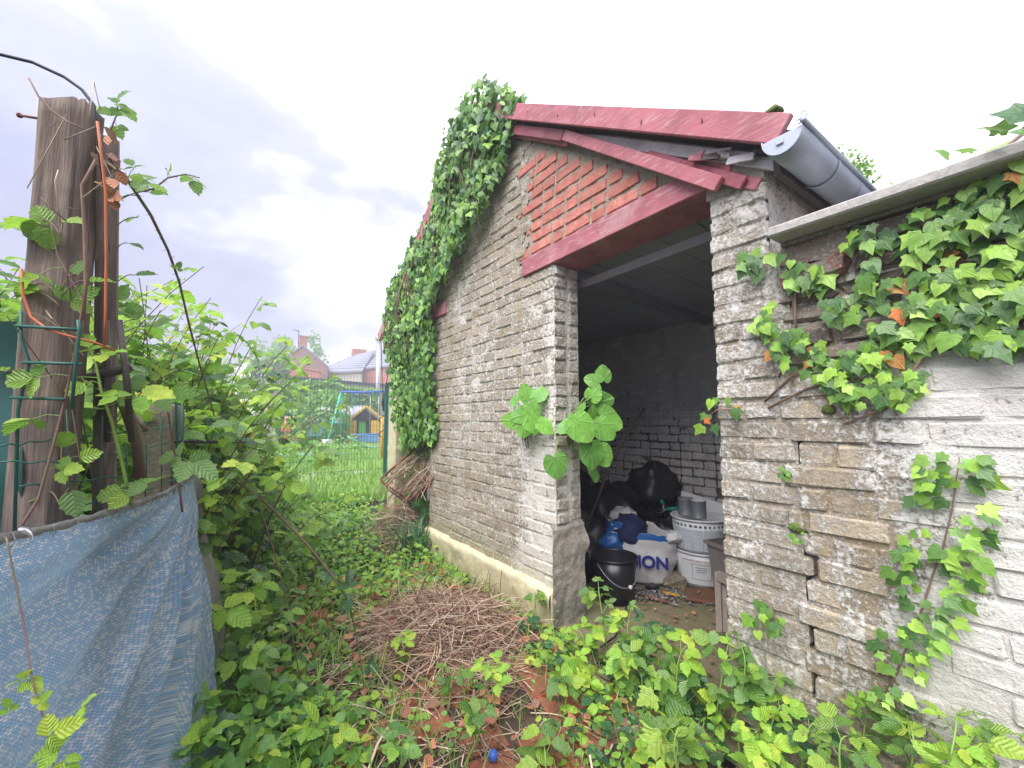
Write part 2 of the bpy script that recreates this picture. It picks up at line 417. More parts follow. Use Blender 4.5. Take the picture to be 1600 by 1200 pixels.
M_COPE = masonry('concrete coping', ((.36, .34, .32), (.40, .38, .36), (.44, .42, .39)), (.62, .61, .60), .58, .74, None, .6, bscale=.4, dark=.5)
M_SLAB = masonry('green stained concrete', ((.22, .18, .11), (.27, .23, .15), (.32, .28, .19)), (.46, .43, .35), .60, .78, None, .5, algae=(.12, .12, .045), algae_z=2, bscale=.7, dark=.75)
M_PINK = paint_wood('red painted timber', (.47, .15, .18), (.60, .42, .42), .55)
M_PINKD = paint_wood('dark red painted timber', (.33, .085, .11), (.44, .25, .27), .4)
M_WHITEW = paint_wood('flaking white timber', (.58, .56, .58), (.24, .20, .18), .6)
M_DARKW = paint_wood('dark old timber', (.07, .055, .05), (.13, .11, .1), .5)
M_CEIL = simple('whitewashed ceiling board', (.36, .37, .41), .8, .12, 8, .1, dirt=(.26, .26, .29))
M_BEAM = simple('dull painted beam', (.27, .26, .29), .8, .2, 10, .1)
M_ZINC = simple('weathered zinc', (.36, .40, .47), .5, .16, 12, .08, .3, dirt=(.26, .28, .32), dirt_amt=.6, stretch=(1, 6, 6))
M_ZINCL = simple('bright zinc end', (.46, .50, .56), .4, .06, 15, .05, .3)
M_RUST0 = simple('rusty nail', (.10, .04, .03), .8, .3)
M_SLATE = simple('dark roof slate', (.06, .062, .075), .6, .3, 20, .3)
M_MOSS = simple('moss', (.10, .14, .03), .95, .4, 60, .8)
M_SOIL = simple('dark soil', (.055, .04, .03), .95, .45, 24, .8, dirt=(.10, .07, .045))
M_TILE = masonry('red clay tile', ((.37, .10, .055), (.32, .088, .05), (.41, .135, .08)), (.45, .24, .17), .72, .86, None, .5, algae=(.13, .10, .05), algae_z=.05, bscale=.7, dark=.75)
M_TWIG = Mat('dry twigs'); _k = M_TWIG.isl()
M_TWIG = M_TWIG.pbr(M_TWIG.ramp(_k, [(0, (.16, .08, .06)), (.25, (.34, .21, .14)), (.5, (.55, .42, .30)), (.7, (.62, .50, .38)), (.85, (.30, .15, .11)), (1, (.12, .06, .05))]), .75)
M_CANE = simple('bramble cane', (.16, .085, .07), .5, .4, 30, .2, dirt=(.11, .15, .05), dirt_amt=.8)
M_GSTEM = simple('green stem', (.20, .33, .07), .45, .3, 25, .1, dirt=(.20, .12, .07), dirt_amt=.5)
M_ISTEM = simple('ivy stem', (.22, .14, .10), .7, .4, 40, .3)
M_DEAD = simple('dead plant fibre', (.17, .11, .08), .9, .5, 30, .5, stretch=(8, 8, 1))
M_IVY = leaf_mat('ivy leaf', [(.06, .15, .032), (.105, .235, .04), (.17, .34, .045), (.25, .44, .06), (.085, .18, .045), (.035, .10, .03)], .36, vein=.32, vcol=(.26, .40, .16), palmate=True, tf=.22, bump=.3)
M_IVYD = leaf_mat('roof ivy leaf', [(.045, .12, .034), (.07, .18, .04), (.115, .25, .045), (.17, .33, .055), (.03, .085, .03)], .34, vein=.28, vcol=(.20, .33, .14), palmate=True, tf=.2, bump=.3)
M_IVYO = leaf_mat('turned ivy leaf', [(.50, .16, .03), (.46, .26, .07), (.40, .20, .05)], .5, vein=.25, palmate=True, tf=.25)
M_BRAM = leaf_mat('bramble leaf', [(.065, .165, .035), (.12, .25, .045), (.19, .34, .05), (.27, .42, .07), (.08, .17, .06), (.16, .28, .10)], .36, veins=6.5, vein=.28, vcol=(.34, .47, .16), tf=.44, bump=.75)
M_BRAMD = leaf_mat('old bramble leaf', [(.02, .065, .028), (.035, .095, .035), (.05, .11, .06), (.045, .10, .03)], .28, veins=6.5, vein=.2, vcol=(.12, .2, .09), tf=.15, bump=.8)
M_LIME = leaf_mat('young bramble leaf', [(.20, .40, .05), (.28, .46, .055), (.16, .35, .05), (.34, .46, .06)], .42, veins=6, vein=.25, vcol=(.42, .56, .15), tf=.42, bump=.6)
M_YELL = leaf_mat('yellowing leaf', [(.38, .40, .06), (.46, .36, .07), (.30, .36, .06)], .45, veins=6, vein=.25, tf=.42)
M_HERB = leaf_mat('ground herb leaf', [(.08, .20, .04), (.13, .29, .045), (.18, .36, .05), (.10, .24, .06), (.06, .16, .04)], .42, veins=4, vein=.2, tf=.34, bump=.3)
M_ROUND = leaf_mat('broad leaf', [(.12, .32, .05), (.15, .37, .06), (.09, .26, .05)], .36, veins=5, vein=.45, vcol=(.36, .55, .2), palmate=True, tf=.3, bump=.6)
M_DEADL = leaf_mat('fallen leaf', [(.30, .13, .06), (.22, .10, .06), (.40, .20, .09), (.16, .09, .06)], .6, veins=5, tf=.1)
M_HEDGE = leaf_mat('hedge leaf', [(.07, .19, .035), (.12, .28, .05), (.17, .34, .06), (.09, .22, .04)], .5, tf=.3, bump=0)
M_GRASS = leaf_mat('grass blade', [(.12, .26, .05), (.18, .32, .06), (.24, .36, .09), (.15, .28, .08)], .55, veins=0, vein=0, tf=.3, bump=0)
M_BLUEG = leaf_mat('blue green blade', [(.07, .17, .10), (.10, .2, .13)], .5, veins=0, vein=0, tf=.2, bump=0)

# ------------------------------------------------------------------ ground
def ground_z(x, y):
    n = fbm((x, y, 0), .9, 3) * .03 if abs(x) < 12 and abs(y) < 16 else 0
    bank = .16 * sstep(.35, -.1, x) * sstep(1.2, 2.2, y) * sstep(9, 6, y)
    return n - .02 + bank
def _gp(u, v):
    def sp(t, c): s = t * 2 - 1; return c + math.copysign(abs(s) ** 3.2, s) * 330
    x, y = sp(u, 1.0), sp(v, 3.0); return (x, y, ground_z(x, y))
m = Mat('ground'); p = m.pos(); x, y, z = m.xyz(p)
a = m.noise(p, 9, 6, .65); b = m.noise(p, .8, 4); d = m.noise(p, 60, 4, .7)
soil = m.mix(m.step(a, .35, .7), (.035, .026, .02), (.12, .085, .055))
gr = m.mix(m.step(b, .35, .65), (.10, .19, .04), (.20, .26, .09)); gr = m.hsv(gr, m.math('MULTIPLY_ADD', d, .9, .55))
far = m.step(y, 7.0, 9.5)
M_GROUND = m.pbr(m.mix(far, soil, gr), .95, m.bump(m.math('ADD', a, d), .8, .02), 0, .2)
relief('ground', M_GROUND, 150, 150, _gp, kind='structure')

mh = bpy.data.materials.new('haze'); mh.use_nodes = True; mh.node_tree.nodes.clear()
_o = mh.node_tree.nodes.new('ShaderNodeOutputMaterial'); _v = mh.node_tree.nodes.new('ShaderNodeVolumePrincipled')
_v.inputs['Color'].default_value = (.86, .88, .96, 1); _v.inputs['Density'].default_value = .008; _v.inputs['Anisotropy'].default_value = .2
mh.node_tree.links.new(_v.outputs[0], _o.inputs['Volume'])
_c8 = [(x, y, z) for x in (-352, 354) for y in (-350, 356) for z in (-1.6, 18.0)]
put('haze', mesh_from('haze', _c8, [(0, 1, 3, 2), (4, 6, 7, 5), (0, 4, 5, 1), (2, 3, 7, 6), (0, 2, 6, 4), (1, 5, 7, 3)], mh, None, False), None, kind='stuff')

# ------------------------------------------------------------------ the brick shed
XF = 1.63                                  # front wall face
SH = thing('brick_shed', 'old whitewashed brick shed with red timber lintel, open doorway and ivy over its gable', 'shed', (XF, 2.78, 0))
Y0, D0, D1, C1, E1, Y1 = .67, .90, 1.885, 3.665, 4.65, 4.88
def roof_z(y): return 2.235 + .70 * min(y - Y0, Y1 - y)
def brick_set(mat, D=.1, jit=.0025, bev=.007, n=7):
    rr = random.Random(len(mat.name))
    S = [mesh_from('brick', *rbox(D, .213, .0655, bev, jit, rr), mat, None, False) for _ in range(n)]
    Hh = [mesh_from('brick', *rbox(D, .1025, .0655, bev, jit, rr), mat, None, False) for _ in range(n)]
    return S, Hh
def courses(z0, z1, spans, rnd, course=.075, phase=0):
    """Flemish bond inside the spans given per height: (y centre, z centre, length)"""
    out = []; k = 0; z = z0 + course / 2
    while z < z1:
        for a, b in spans(z):
            y = a; st = (k + phase) % 2
            while y < b - .03:
                l = .2225 if st else .1125
                l *= rnd.uniform(.97, 1.03)
                if b - (y + l) < .045: l = b - y
                l = min(l, b - y); out.append((y + l / 2, z, l - .01)); y += l; st = 1 - st
        z += course; k += 1
    return out
def lay(parent, items, X, sets, rnd, limit=300, axis='x', name='brick', proud=.004, D=.1, tilt=.012, stuff_name='brickwork', hz=1.0, shrink=0.0):
    S, Hh = sets; recs = []
    for yc, zc, l in items:
        big = l > .15; me = rnd.choice(S if big else Hh); k = (l - shrink) / (.213 if big else .1025)
        pr = rnd.gauss(0, proud) * .6
        if axis == 'x': P = Vector((X + D / 2 + pr, yc, zc + rnd.gauss(0, .0015))); rot = (rnd.gauss(0, tilt), rnd.gauss(0, tilt), rnd.gauss(0, tilt * .7))
        else: P = Vector((yc, X + D / 2 + pr, zc)); rot = (rnd.gauss(0, tilt), rnd.gauss(0, tilt), math.pi / 2 + rnd.gauss(0, tilt * .5))
        recs.append((P, me, k, rot))
    recs.sort(key=lambda r: -size_in_view(r[0], r[2]))
    for P, me, k, rot in recs[:limit]: put(name, me, parent, P, rot, (1, k, hz))
    if recs[limit:]:
        mb = MB()
        for P, me, k, rot in recs[limit:]:
            M = Euler(rot).to_matrix() @ Matrix.Diagonal((1, k, 1))
            mb.add([M @ v.co + P for v in me.vertices], [tuple(f.vertices) for f in me.polygons])
        mb.put(stuff_name, me.materials[0], parent, kind='stuff')

# front wall: mortar skin with relief, bricks set into it
rb = random.Random(5)
def edge_y(z):                              # ragged line between old wall and the red brickwork
    return 2.20 - .05 * math.sin(z * 21) - (.10 if int(z / .075) % 2 else 0) + .03
def front_in(y, z):
    if z > roof_z(y) - .02 or y < D1 - .002 or y > Y1: return False
    if z < 2.16: return y < C1
    if y < edge_y(z): return False
    return True
def mort_front(u, v):
    y = D1 + u * (Y1 - D1); z = v * 3.75
    return (XF + .0055 + .0055 * fbm((y, z, 1), 9, 4) + .003 * fbm((y, z, 3), 31, 2), y, z)
FW = relief('front_wall', M_MORT, 160, 200, mort_front, lambda u, v: front_in(D1 + u * (Y1 - D1), v * 3.75), SH)
def spans_front(z):
    if z < 2.16: return [(D1 + .0, C1)]
    hi = Y1 - max(0, (z + .04 - 2.235) / .70); lo = max(edge_y(z), Y0 + max(0, (z + .04 - 2.235) / .70)) + .01
    return [(lo, hi)] if hi > lo else []
lay(FW, courses(.21, 3.72, spans_front, rb), XF, brick_set(M_FRONT), rb, 300)
# core of the wall, behind the skin
MB().box((XF + .125, (D1 + C1) / 2, 1.08), (.17, C1 - D1 - .02, 2.15), bev=.002).put('wall_core', M_MORT, SH)
# gable wall behind the upper masonry
V = [(XF + .03, D0 - .15, 2.3), (XF + .03, Y1 - .1, 2.3), (XF + .03, 2.775, 3.6), (XF + .2, D0 - .15, 2.3), (XF + .2, Y1 - .1, 2.3), (XF + .2, 2.775, 3.6)]
put('gable_core', mesh_from('gable_core', [Vector(v) - WL[SH.name] for v in V], [(0, 2, 1), (3, 4, 5), (0, 1, 4, 3), (1, 2, 5, 4), (2, 0, 3, 5)], M_PALE, smooth=False), SH, WL[SH.name])
# red brick infill over the doorway
def top_in(y): return 2.20 + (y - .90) * .735
def red_in(y, z): return 2.27 < z < top_in(y) - .005 and y < edge_y(z) + .02
GI = relief('gable_infill', M_PALE, 90, 70, lambda u, v: (XF + .010 + .006 * fbm((u, v, 2), 24, 3), .88 + u * 1.42, 2.27 + v * 1.0), lambda u, v: red_in(.88 + u * 1.42, 2.27 + v), SH)
def spans_red(z): 
    lo = .90 + max(0, (z + .036 - 2.20) / .735); hi = edge_y(z) - .012
    return [(lo + .015, hi)] if hi - lo > .08 else []
lay(GI, courses(2.285, 3.2, spans_red, rb), XF + .002, brick_set(M_RED, bev=.004, jit=.0015), rb, 300, name='red_brick', proud=.002, hz=.87, shrink=.009)
# left opening's symmetrical infill (behind ivy)
# plinth along the foot of the wall
def plinth(u, v):
    y = D1 - .0 + u * (C1 - D1); w = .045 + .008 * fbm((y, v, 5), 4, 3)
    if v < .72: return (XF - w + .006 * fbm((y, v * .3, 9), 14, 3), y, -.08 + v / .72 * .30 + .006 * fbm((y, 0, 7), 3, 2))
    t = (v - .72) / .28; return (XF - w + t * (w + .02), y, .22 + .006 * fbm((y, 0, 7), 3, 2) + .012 * t + .004 * fbm((y, t, 2), 20, 2))
relief('plinth', M_PLINTH, 90, 16, plinth, None, SH)
put('plinth_end', mesh_from('plinth_end', *rbox(.05, .012, .30, .006, .003), M_PLINTH, None, False), SH, (XF - .018, D1 - .004, .07))

# jamb of the doorway: two leaves of broken headers with a gap between them
JW = relief('door_jamb', M_MORT, 20, 110, lambda u, v: (XF + .01 + u * .20, D1 + .012 + .03 * math.exp(-((u - .52) / .09) ** 2) * sstep(.28, .36, v) + .006 * fbm((u, v * 6, 4), 3, 3), v * 2.16), None, SH)
js = brick_set(M_PIER, .09, .004, .009)
k = 0; z = .55
while z < 2.13:
    for xc, l in ((XF + .052, .095 + rb.uniform(-.012, .004)), (XF + .165, .075 + rb.uniform(-.015, .006))):
        me = rb.choice(js[1]); put('brick', me, JW, (xc + rb.uniform(-.004, .004), D1 + .040 + rb.uniform(-.006, .012) - (.045 if rb.random() < .0 else 0), z + rb.gauss(0, .004)), (rb.gauss(0, .03), rb.gauss(0, .03), math.pi / 2 + rb.gauss(0, .05)), (1, l / .1025, .96))
    z += .075; k += 1
def jrend(u, v):
    z = v * .60; lump = .05 * math.exp(-((z - .47) / .06) ** 2) * sstep(.3, 1, u)
    return (XF - .035 + u * (.255 + .5 * lump), D1 - .012 - .010 * fbm((u * .25, z, 3), 7, 3) - .004 * fbm((u * .25, z, 1), 30, 3) - lump * .4 + (.02 if v > .97 else 0), z)
relief('jamb_render', M_RENDER, 26, 50, jrend, None, SH)
MB().box((XF + .13, D1 + .09, .28), (.19, .15, .56)).put('jamb_foot', M_RENDER, SH)

# right pier beside the doorway, its return and the side wall under the gutter
_ck = [0, .01, .0, .035, .06, .03, .055, .02, .05, .075, .045, .01, .035, .0, .05, .02, .0, .0]
YE = .655
def crack(z): return YE + .012 - (_ck[int(z / .075) % 18] * sstep(.2, .35, z) if z < 1.36 else 0)
RP = relief('corner_pier', M_PIER, 18, 150, lambda u, v: (XF + .007 + .006 * fbm((u, v * 8, 6), 3, 4), Y0 - (.05 if v < .8 else -.012) + u * (D0 - .012 - Y0 + (.05 if v < .8 else -.012)), v * 2.235), None, SH)
PS_ = brick_set(M_PIER, .1, .004, .008)
for i in range(30):
    z_ = i * .075 + .0375
    if z_ > 2.2: break
    lo = crack(z_) + .005 if z_ < 1.83 else Y0; w_ = D0 - lo
    for yc, l in ([(lo + w_ / 2, w_ - .008)] if i % 2 else [(lo + w_ * .27, w_ * .54 - .010), (lo + w_ * .77, w_ * .46 - .010)]):
        st = l > .16; me = PS_[0 if st else 1][rb.randrange(7)]
        put('brick', me, RP, (XF + .05 + rb.gauss(0, .002), yc, z_ + rb.gauss(0, .001)), (rb.gauss(0, .01), rb.gauss(0, .008), rb.gauss(0, .012)), (1, l / (.213 if st else .1025), 1))
MB().box((XF + .125, (Y0 + D0) / 2, 1.1), (.17, .20, 2.2), bev=.002).put('pier_core', M_MORT, SH)
def cap(u, v): return (XF - .006 + .004 * fbm((u, v, 8), 7, 3) - .008 * (v > .9), Y0 + .004 + u * .225, 2.11 + v * (.105 + .05 * u))
relief('pier_render', M_RENDER, 16, 12, cap, None, SH)
SW = relief('side_wall', M_MORT, 90, 20, lambda u, v: (XF + .02 + u * 2.0, Y0 + .006 + .005 * fbm((u * 9, v, 2), 5, 3), 1.7 + v * .56), None, SH)
lay(SW, [(x_, z_, l) for x_, z_, l in courses(1.725, 2.24, lambda z: [(XF + .10, 3.6)], rb)], Y0 - .004, brick_set(M_PIER, .09, .004, .009), rb, 300, axis='y')
MB().box((2.65, Y0 + .12, 1.1), (1.75, .2, 2.2)).put('side_wall_core', M_BACK, SH)
# pier beyond the left doorway
MB().box((XF + .11, (E1 + Y1) / 2, 1.1), (.20, Y1 - E1, 2.2), bev=.01).put('far_pier', M_PLINTH, SH)
MB().box((2.65, Y1 - .12, 1.1), (1.75, .2, 2.2)).put('far_side_wall', M_BACK, SH)

# inside: back wall, partition, ceiling, beam
XB = 3.5
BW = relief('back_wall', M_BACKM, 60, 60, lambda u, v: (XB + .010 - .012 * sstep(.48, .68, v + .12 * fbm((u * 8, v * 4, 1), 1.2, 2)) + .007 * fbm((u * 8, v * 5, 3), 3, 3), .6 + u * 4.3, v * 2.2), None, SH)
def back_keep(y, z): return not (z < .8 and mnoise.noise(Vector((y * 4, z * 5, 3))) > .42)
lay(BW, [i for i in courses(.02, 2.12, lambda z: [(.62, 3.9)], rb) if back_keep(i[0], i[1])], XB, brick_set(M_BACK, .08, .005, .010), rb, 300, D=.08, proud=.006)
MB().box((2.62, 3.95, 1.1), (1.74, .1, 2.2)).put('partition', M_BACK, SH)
for k in range(14):
    y = .78 + k * .23; MB().plank((1.87, y, 2.215 + rb.uniform(-.003, .003)), (3.52, y, 2.105), .022, .222).put('ceiling_board', M_CEIL, SH)
MB().plank((1.86, 1.97, 2.155), (3.5, 1.97, 2.085), .07, .09).put('ceiling_beam', M_BEAM, SH)
MB().plank((1.88, .88, 2.08), (1.88 + .02, 2.74, 2.08), .05, .02).put('wall_plate', M_BEAM, SH)
MB().box((2.62, 4.35, 2.22), (1.74, .8, .05)).put('far_ceiling', M_CEIL, SH)

# timber: lintel, barge boards, splintered soffit
LT = MB().box((1.735, 1.49, 2.2175), (.245, 1.40, .115), bev=.004).put('lintel', M_PINK, SH)
MB().box((1.735, 4.06, 2.2175), (.245, 1.39, .115), bev=.004).put('lintel', M_PINK, SH)
def yz(X, a, b, w, t, mat, name, jit=0):
    """a board in the gable plane from (y,z) a to b; w is its depth in the plane"""
    a_, b_ = Vector((X, *a)), Vector((X, *b)); n = Vector((1, 0, 0)); d = (b_ - a_).normalized(); up = n.cross(d); up = up if up.z > 0 else -up
    o = MB().plank(a_ - up * w / 2, b_ - up * w / 2, w, t, up, .003, jit).put(name, mat, SH); return o
XB1 = 1.53
yz(XB1, (2.74, 3.742), (.535, 2.228), .098, .026, M_PINK, 'barge_board')
yz(XB1, (2.80, 3.742), (5.02, 2.228), .098, .026, M_PINK, 'barge_board')
yz(1.575, (2.74, 3.60), (1.705, 2.898), .062, .022, M_PINKD, 'barge_batten')
yz(1.578, (1.695, 2.893), (.80, 2.155), .058, .026, M_PINK, 'barge_batten')
yz(1.603, (2.70, 3.530), (1.70, 2.835), .03, .02, M_PINKD, 'barge_batten')
yz(1.578, (2.80, 3.60), (4.95, 2.10), .06, .024, M_PINKD, 'barge_batten')
yz(1.615, (1.56, 2.80), (.60, 2.145), .05, .02, M_WHITEW, 'soffit_board')
yz(1.60, (1.15, 2.47), (.72, 2.125), .05, .016, M_PINKD, 'soffit_board')
yz(1.625, (1.02, 2.335), (.68, 2.105), .045, .016, M_PINK, 'soffit_board')
for k in range(9):                          # splinters at the broken soffit end
    y = rb.uniform(.60, .95); z = 2.14 + (y - .62) * .55 + rb.uniform(-.02, .03)
    MB().plank((1.57 + rb.uniform(-.02, .03), y, z), (1.59 + rb.uniform(-.02, .03), y - rb.uniform(.04, .10), z - rb.uniform(.01, .05)), rb.uniform(.012, .03), .008, jit=.003).put('splinter', rb.choice([M_PINK, M_PINKD, M_WHITEW, M_DARKW]), SH)
MB().plank((1.60, .62, 2.13), (3.6, .62, 2.13), .10, .025).put('fascia_board', M_DARKW, SH)
MB().plank((1.66, .60, 2.20), (1.66, 2.7, 3.64), .05, .05).put('rafter', M_DARKW, SH)
for k in range(7):
    t = .08 + k * .13; MB().tube([(1.512, 2.74 - 2.205 * t, 3.742 - 1.514 * t - .06 + rb.uniform(-.025, .025)), (1.518, 2.74 - 2.205 * t, 3.742 - 1.514 * t - .06)], .0026, 7).put('nail_head', M_RUST0, SH)
# roof slopes with verge slates
for s in (-1, 1):
    e = Vector((0, 2.775 + s * 2.185, 2.155)); t_ = Vector((0, 2.775, 3.655)); d = (t_ - e).normalized(); n = Vector((1, 0, 0)).cross(d); n = n if n.z > 0 else -n
    mb = MB().plank(Vector((1.545, *((e + t_) / 2 + n * .02).yz)) , Vector((3.75, *((e + t_) / 2 + n * .02).yz)), .03, (t_ - e).length, n)
    mb.put('roof_deck', M_DARKW, SH)
    L_ = (t_ - e).length; k = 0; q = 0.0
    while q < L_ - .1:
        c0 = e + d * (q + .13) + n * (.040 + rb.uniform(-.004, .004))
        MB().box((2.66, c0.y, c0.z), (2.24 + rb.uniform(-.03, .02), .30, .014), Matrix.Rotation(-s * (math.atan2(d.z, abs(d.y)) - .045), 3, 'X'), .004, .002).put('slate_course', M_SLATE, SH); q += .2
# gutter: half-round zinc with rolled lip
gc = Vector((1.47, .552, 2.140)); V, F = [], []
NG = 18
def gut(u, v):
    a = v * math.radians(190) - math.radians(5)
    return (1.47 + u * 2.3, gc.y - .060 * math.cos(a), gc.z - .012 * u - .063 * math.sin(a))
GU = relief('gutter', M_ZINC, 8, NG, gut, None, SH)
GU.modifiers.new('s', 'SOLIDIFY').thickness = .002
def gut2(x0, w, r):
    def f(u, v):
        a = v * math.radians(196) - math.radians(8); return (x0 + u * w, gc.y - r * math.cos(a), gc.z - .006 - r * 1.05 * math.sin(a))
    return f
for x0, w, r in ((1.78, .022, .0635), (2.35, .022, .0635), (2.02, .05, .0625)): relief('gutter_bracket', M_ZINC, 2, 14, gut2(x0, w, r), None, SH)
mb = MB().tube([(1.465, gc.y - .064, gc.z + .012), (3.77, gc.y - .064, gc.z)], .009, 10); mb.put('gutter_lip', M_ZINC, SH)
pts = [(1.473, gc.y + math.cos(a) * .059, gc.z + (math.sin(a) * .062 if a > math.pi else .0)) for a in [math.pi + math.pi * k / 14 for k in range(15)]]
put('gutter_end', mesh_from('gutter_end', [Vector(p) - WL[SH.name] for p in pts] + [Vector(p) + Vector((.004, 0, 0)) - WL[SH.name] for p in pts], [tuple(range(15)), tuple(range(29, 14, -1))] + [(i, i + 1, i + 16, i + 15) for i in range(14)], M_ZINCL, smooth=False), SH, WL[SH.name])
for dy, dz, r in ((-.056, .012, .0085), (-.068, .028, .0095)):
    MB().tube([(1.462 + .0 + .006 * math.cos(0), gc.y + dy + r * math.cos(a), gc.z + dz + r * math.sin(a)) for a in [2 * math.pi * k / 14 for k in range(15)]], .0026, 6, False).put('hinge_ring', M_ZINCL, SH)
MB().box((1.468, gc.y + .005, gc.z - .022), (.004, .022, .018)).put('end_tab', M_ZINCL, GU)

# floor and doorstep
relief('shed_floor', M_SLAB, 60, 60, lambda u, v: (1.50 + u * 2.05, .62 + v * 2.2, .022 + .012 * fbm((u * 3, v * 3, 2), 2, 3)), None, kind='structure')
stp = MB(); stp.box((1.505, 1.39, -.07), (.19, .98, .17), None, .018, .008).put('door_step', M_SLAB, kind='structure')
MB().box((1.34, 1.17, -.06), (.18, .16, .17), Matrix.Rotation(.35, 3, 'Z'), .02, .01).put('stone_block', M_SLAB, **dict(label='mossy squared stone block lying below the door step', cat='stone'))

# ------------------------------------------------------------------ garden wall on the right
GW = thing('garden_wall', 'limewashed garden wall with concrete coping joining the shed on the right', 'wall', (XF, -.4, 0))
YE = .655

def mort_g(u, v):
    y = YE - .0 - u * 2.6; z = v * 1.83; d = y - crack(z)
    deep = .05 if d > -.012 else 0
    up = .015 * sstep(1.32, 1.40, z)
    return (XF + .0025 + .0045 * fbm((y, z, 1), 8, 4) + .003 * fbm((y, z, 3), 27, 3) + deep + up, y, z)
MG = relief('wall_mortar', M_GARD, 200, 150, mort_g, None, GW)
rg = random.Random(9)
items = courses(.0, 1.36, lambda z: [(-1.6, crack(z) + (.004 if int(z / .0765) % 3 else -.006))], rg, .075)
lay(MG, items, XF - .003, brick_set(M_GARD, .1, .004, .006), rg, 300, tilt=.013, proud=.005)
MB().box((XF + .13, -.48, .91), (.19, 2.2, 1.8)).put('wall_core', M_RUBBLE, GW)
z = 1.385
while z < 1.80:                              # rubble courses under the coping
    h = rg.uniform(.05, .09); h = min(h, 1.825 - z); y = YE - .01
    while y > -1.3:
        l = rg.uniform(.09, .24)
        me = mesh_from('rubble_stone', *rbox(.12, l - .008, h - .006, .014, .011, rg), M_RUBBLE, None, False)
        put('rubble_stone', me, GW, (XF + .055 + rg.uniform(-.012, .014), y - l / 2, z + h / 2), (rg.gauss(0, .07), rg.gauss(0, .05), rg.gauss(0, .06)))
        y -= l
    z += h + .004
y = .64
for l in (.82, .75, .8):
    put('coping', mesh_from('coping', *rbox(.36, l - .008, .034, .005, .002, rg), M_COPE, None, False), GW, (1.71, y - l / 2, 1.850)); y -= l
MB().box((1.765, -.4, 1.825), (.30, 2.06, .014)).put('slate_bed', M_RUBBLE, GW)  # dark bar standing in for the shadow and grey band under the coping

# ------------------------------------------------------------------ what lies inside the shed
ri = random.Random(21)
def blob(name, c, d, mat, seed, amp=.22, sc=2.2, flat=.0, parent=None, n=26, creased=True, **kw):
    """a lumpy filled sack"""
    def f(u, v):
        th = u * 2 * math.pi; ph = (v - .5) * math.pi
        p = Vector((math.cos(th) * math.cos(ph), math.sin(th) * math.cos(ph), math.sin(ph)))
        k = 1 + amp * fbm(p + Vector((seed, 0, 0)), sc, 4) + (amp * .35 * abs(fbm(p + Vector((seed, 5, 0)), sc * 2.4, 3)) if creased else 0)
        q = Vector((p.x * d[0] * k, p.y * d[1] * k, p.z * d[2] * k)) / 2
        q.z = max(q.z, -d[2] * .42)
        return Vector(c) + q
    return relief(name, mat, n, n // 2, f, None, parent, c if parent is None else None, **kw)
M_BLACKP = simple('black plastic', (.012, .012, .018), .32, .3, 18, .2, spec=.5)
M_SACK = simple('black bin bag', (.012, .012, .019), .46, .3, 14, .35, spec=.5)
M_NAVY = simple('navy cloth', (.012, .018, .075), .85, .35, 40, .5)
M_BLUEP = simple('blue plastic bag', (.015, .10, .33), .35, .3, 20, .3)
M_WBAG = simple('white woven bag', (.60, .59, .61), .6, .1, 40, .2, dirt=(.36, .33, .32), dirt_amt=.5)
M_BTXT = simple('dark blue print', (.012, .02, .20), .6, .1, 30, 0)
M_WPLAS = simple('dirty white plastic', (.62, .63, .66), .42, .08, 18, .08, dirt=(.36, .35, .35), dirt_amt=.5)
M_LABEL = simple('pale grey label', (.47, .51, .57), .5, .08, 18, .03, dirt=(.58, .6, .64), dirt_amt=.6)
M_GREYTX = simple('grey print', (.12, .13, .17), .6, .1)
M_REDTX = simple('red print', (.42, .03, .05), .5, .1)
M_TIN = simple('grey paint tin', (.22, .23, .26), .45, .25, 20, .1, .4, dirt=(.42, .42, .43))
M_TEAL = simple('teal plastic grip', (.01, .22, .16), .4, .15)
M_FOAM = simple('white foam board', (.66, .66, .70), .7, .06)
M_MAT = simple('rust brown coir mat', (.17, .075, .045), .95, .5, 120, 1)
M_PALLET = paint_wood('grey crate wood', (.33, .27, .23), (.20, .16, .13), .5, .8)
M_TUB = simple('taupe plastic tub', (.16, .14, .135), .5, .15)
M_STEEL = simple('steel bits', (.36, .35, .35), .4, .5, 60, .2, .8)
M_RUST = simple('rusted tube', (.14, .055, .04), .7, .5, 40, .3, dirt=(.26, .11, .07))
M_WIRE = simple('grey wire', (.28, .29, .30), .5, .3, 30, 0, .6)
M_YEL = simple('yellow handle', (.50, .26, .03), .5, .2)

def bucket(name, label, c, r0, r1, h, mat, **kw):
    t = thing(name, label, 'bucket', c, **kw)
    MB().lathe(c, [(0, .0), (r0, .0), (r0 + (r1 - r0) * .5, h * .5), (r1, h), (r1 - .004, h), (r0 - .002, .012), (0, .012)], 36).put('body', mat, t)
    MB().lathe(c, [(r1 - .005, h - .004), (r1 + .009, h - .004), (r1 + .010, h + .006), (r1 - .004, h + .008), (r1 - .006, h)], 36).put('rim', mat, t)
    return t
def wrap(c, r, a0, a1, z0, z1, mat, parent, name, off=.002, n=8):
    V = [Vector(c) + Vector((math.cos(a0 + (a1 - a0) * i / n) * (r(z) + off), math.sin(a0 + (a1 - a0) * i / n) * (r(z) + off), z)) for z in (z0, z1) for i in range(n + 1)]
    me = mesh_from(name, [v - WL[parent.name] for v in V], [(i, i + 1, i + n + 2, i + n + 1) for i in range(n)], mat)
    return put(name, me, parent, WL[parent.name])
FACE = math.radians(205)
c1 = Vector((2.93, 1.775, .035)); c2 = Vector((2.92, 1.775, .275))
b1 = bucket('paint_bucket', 'white paint bucket with boxed label and red mark, lower of the stacked pair', c1, .165, .185, .235, M_WPLAS, group='stacked paint buckets')
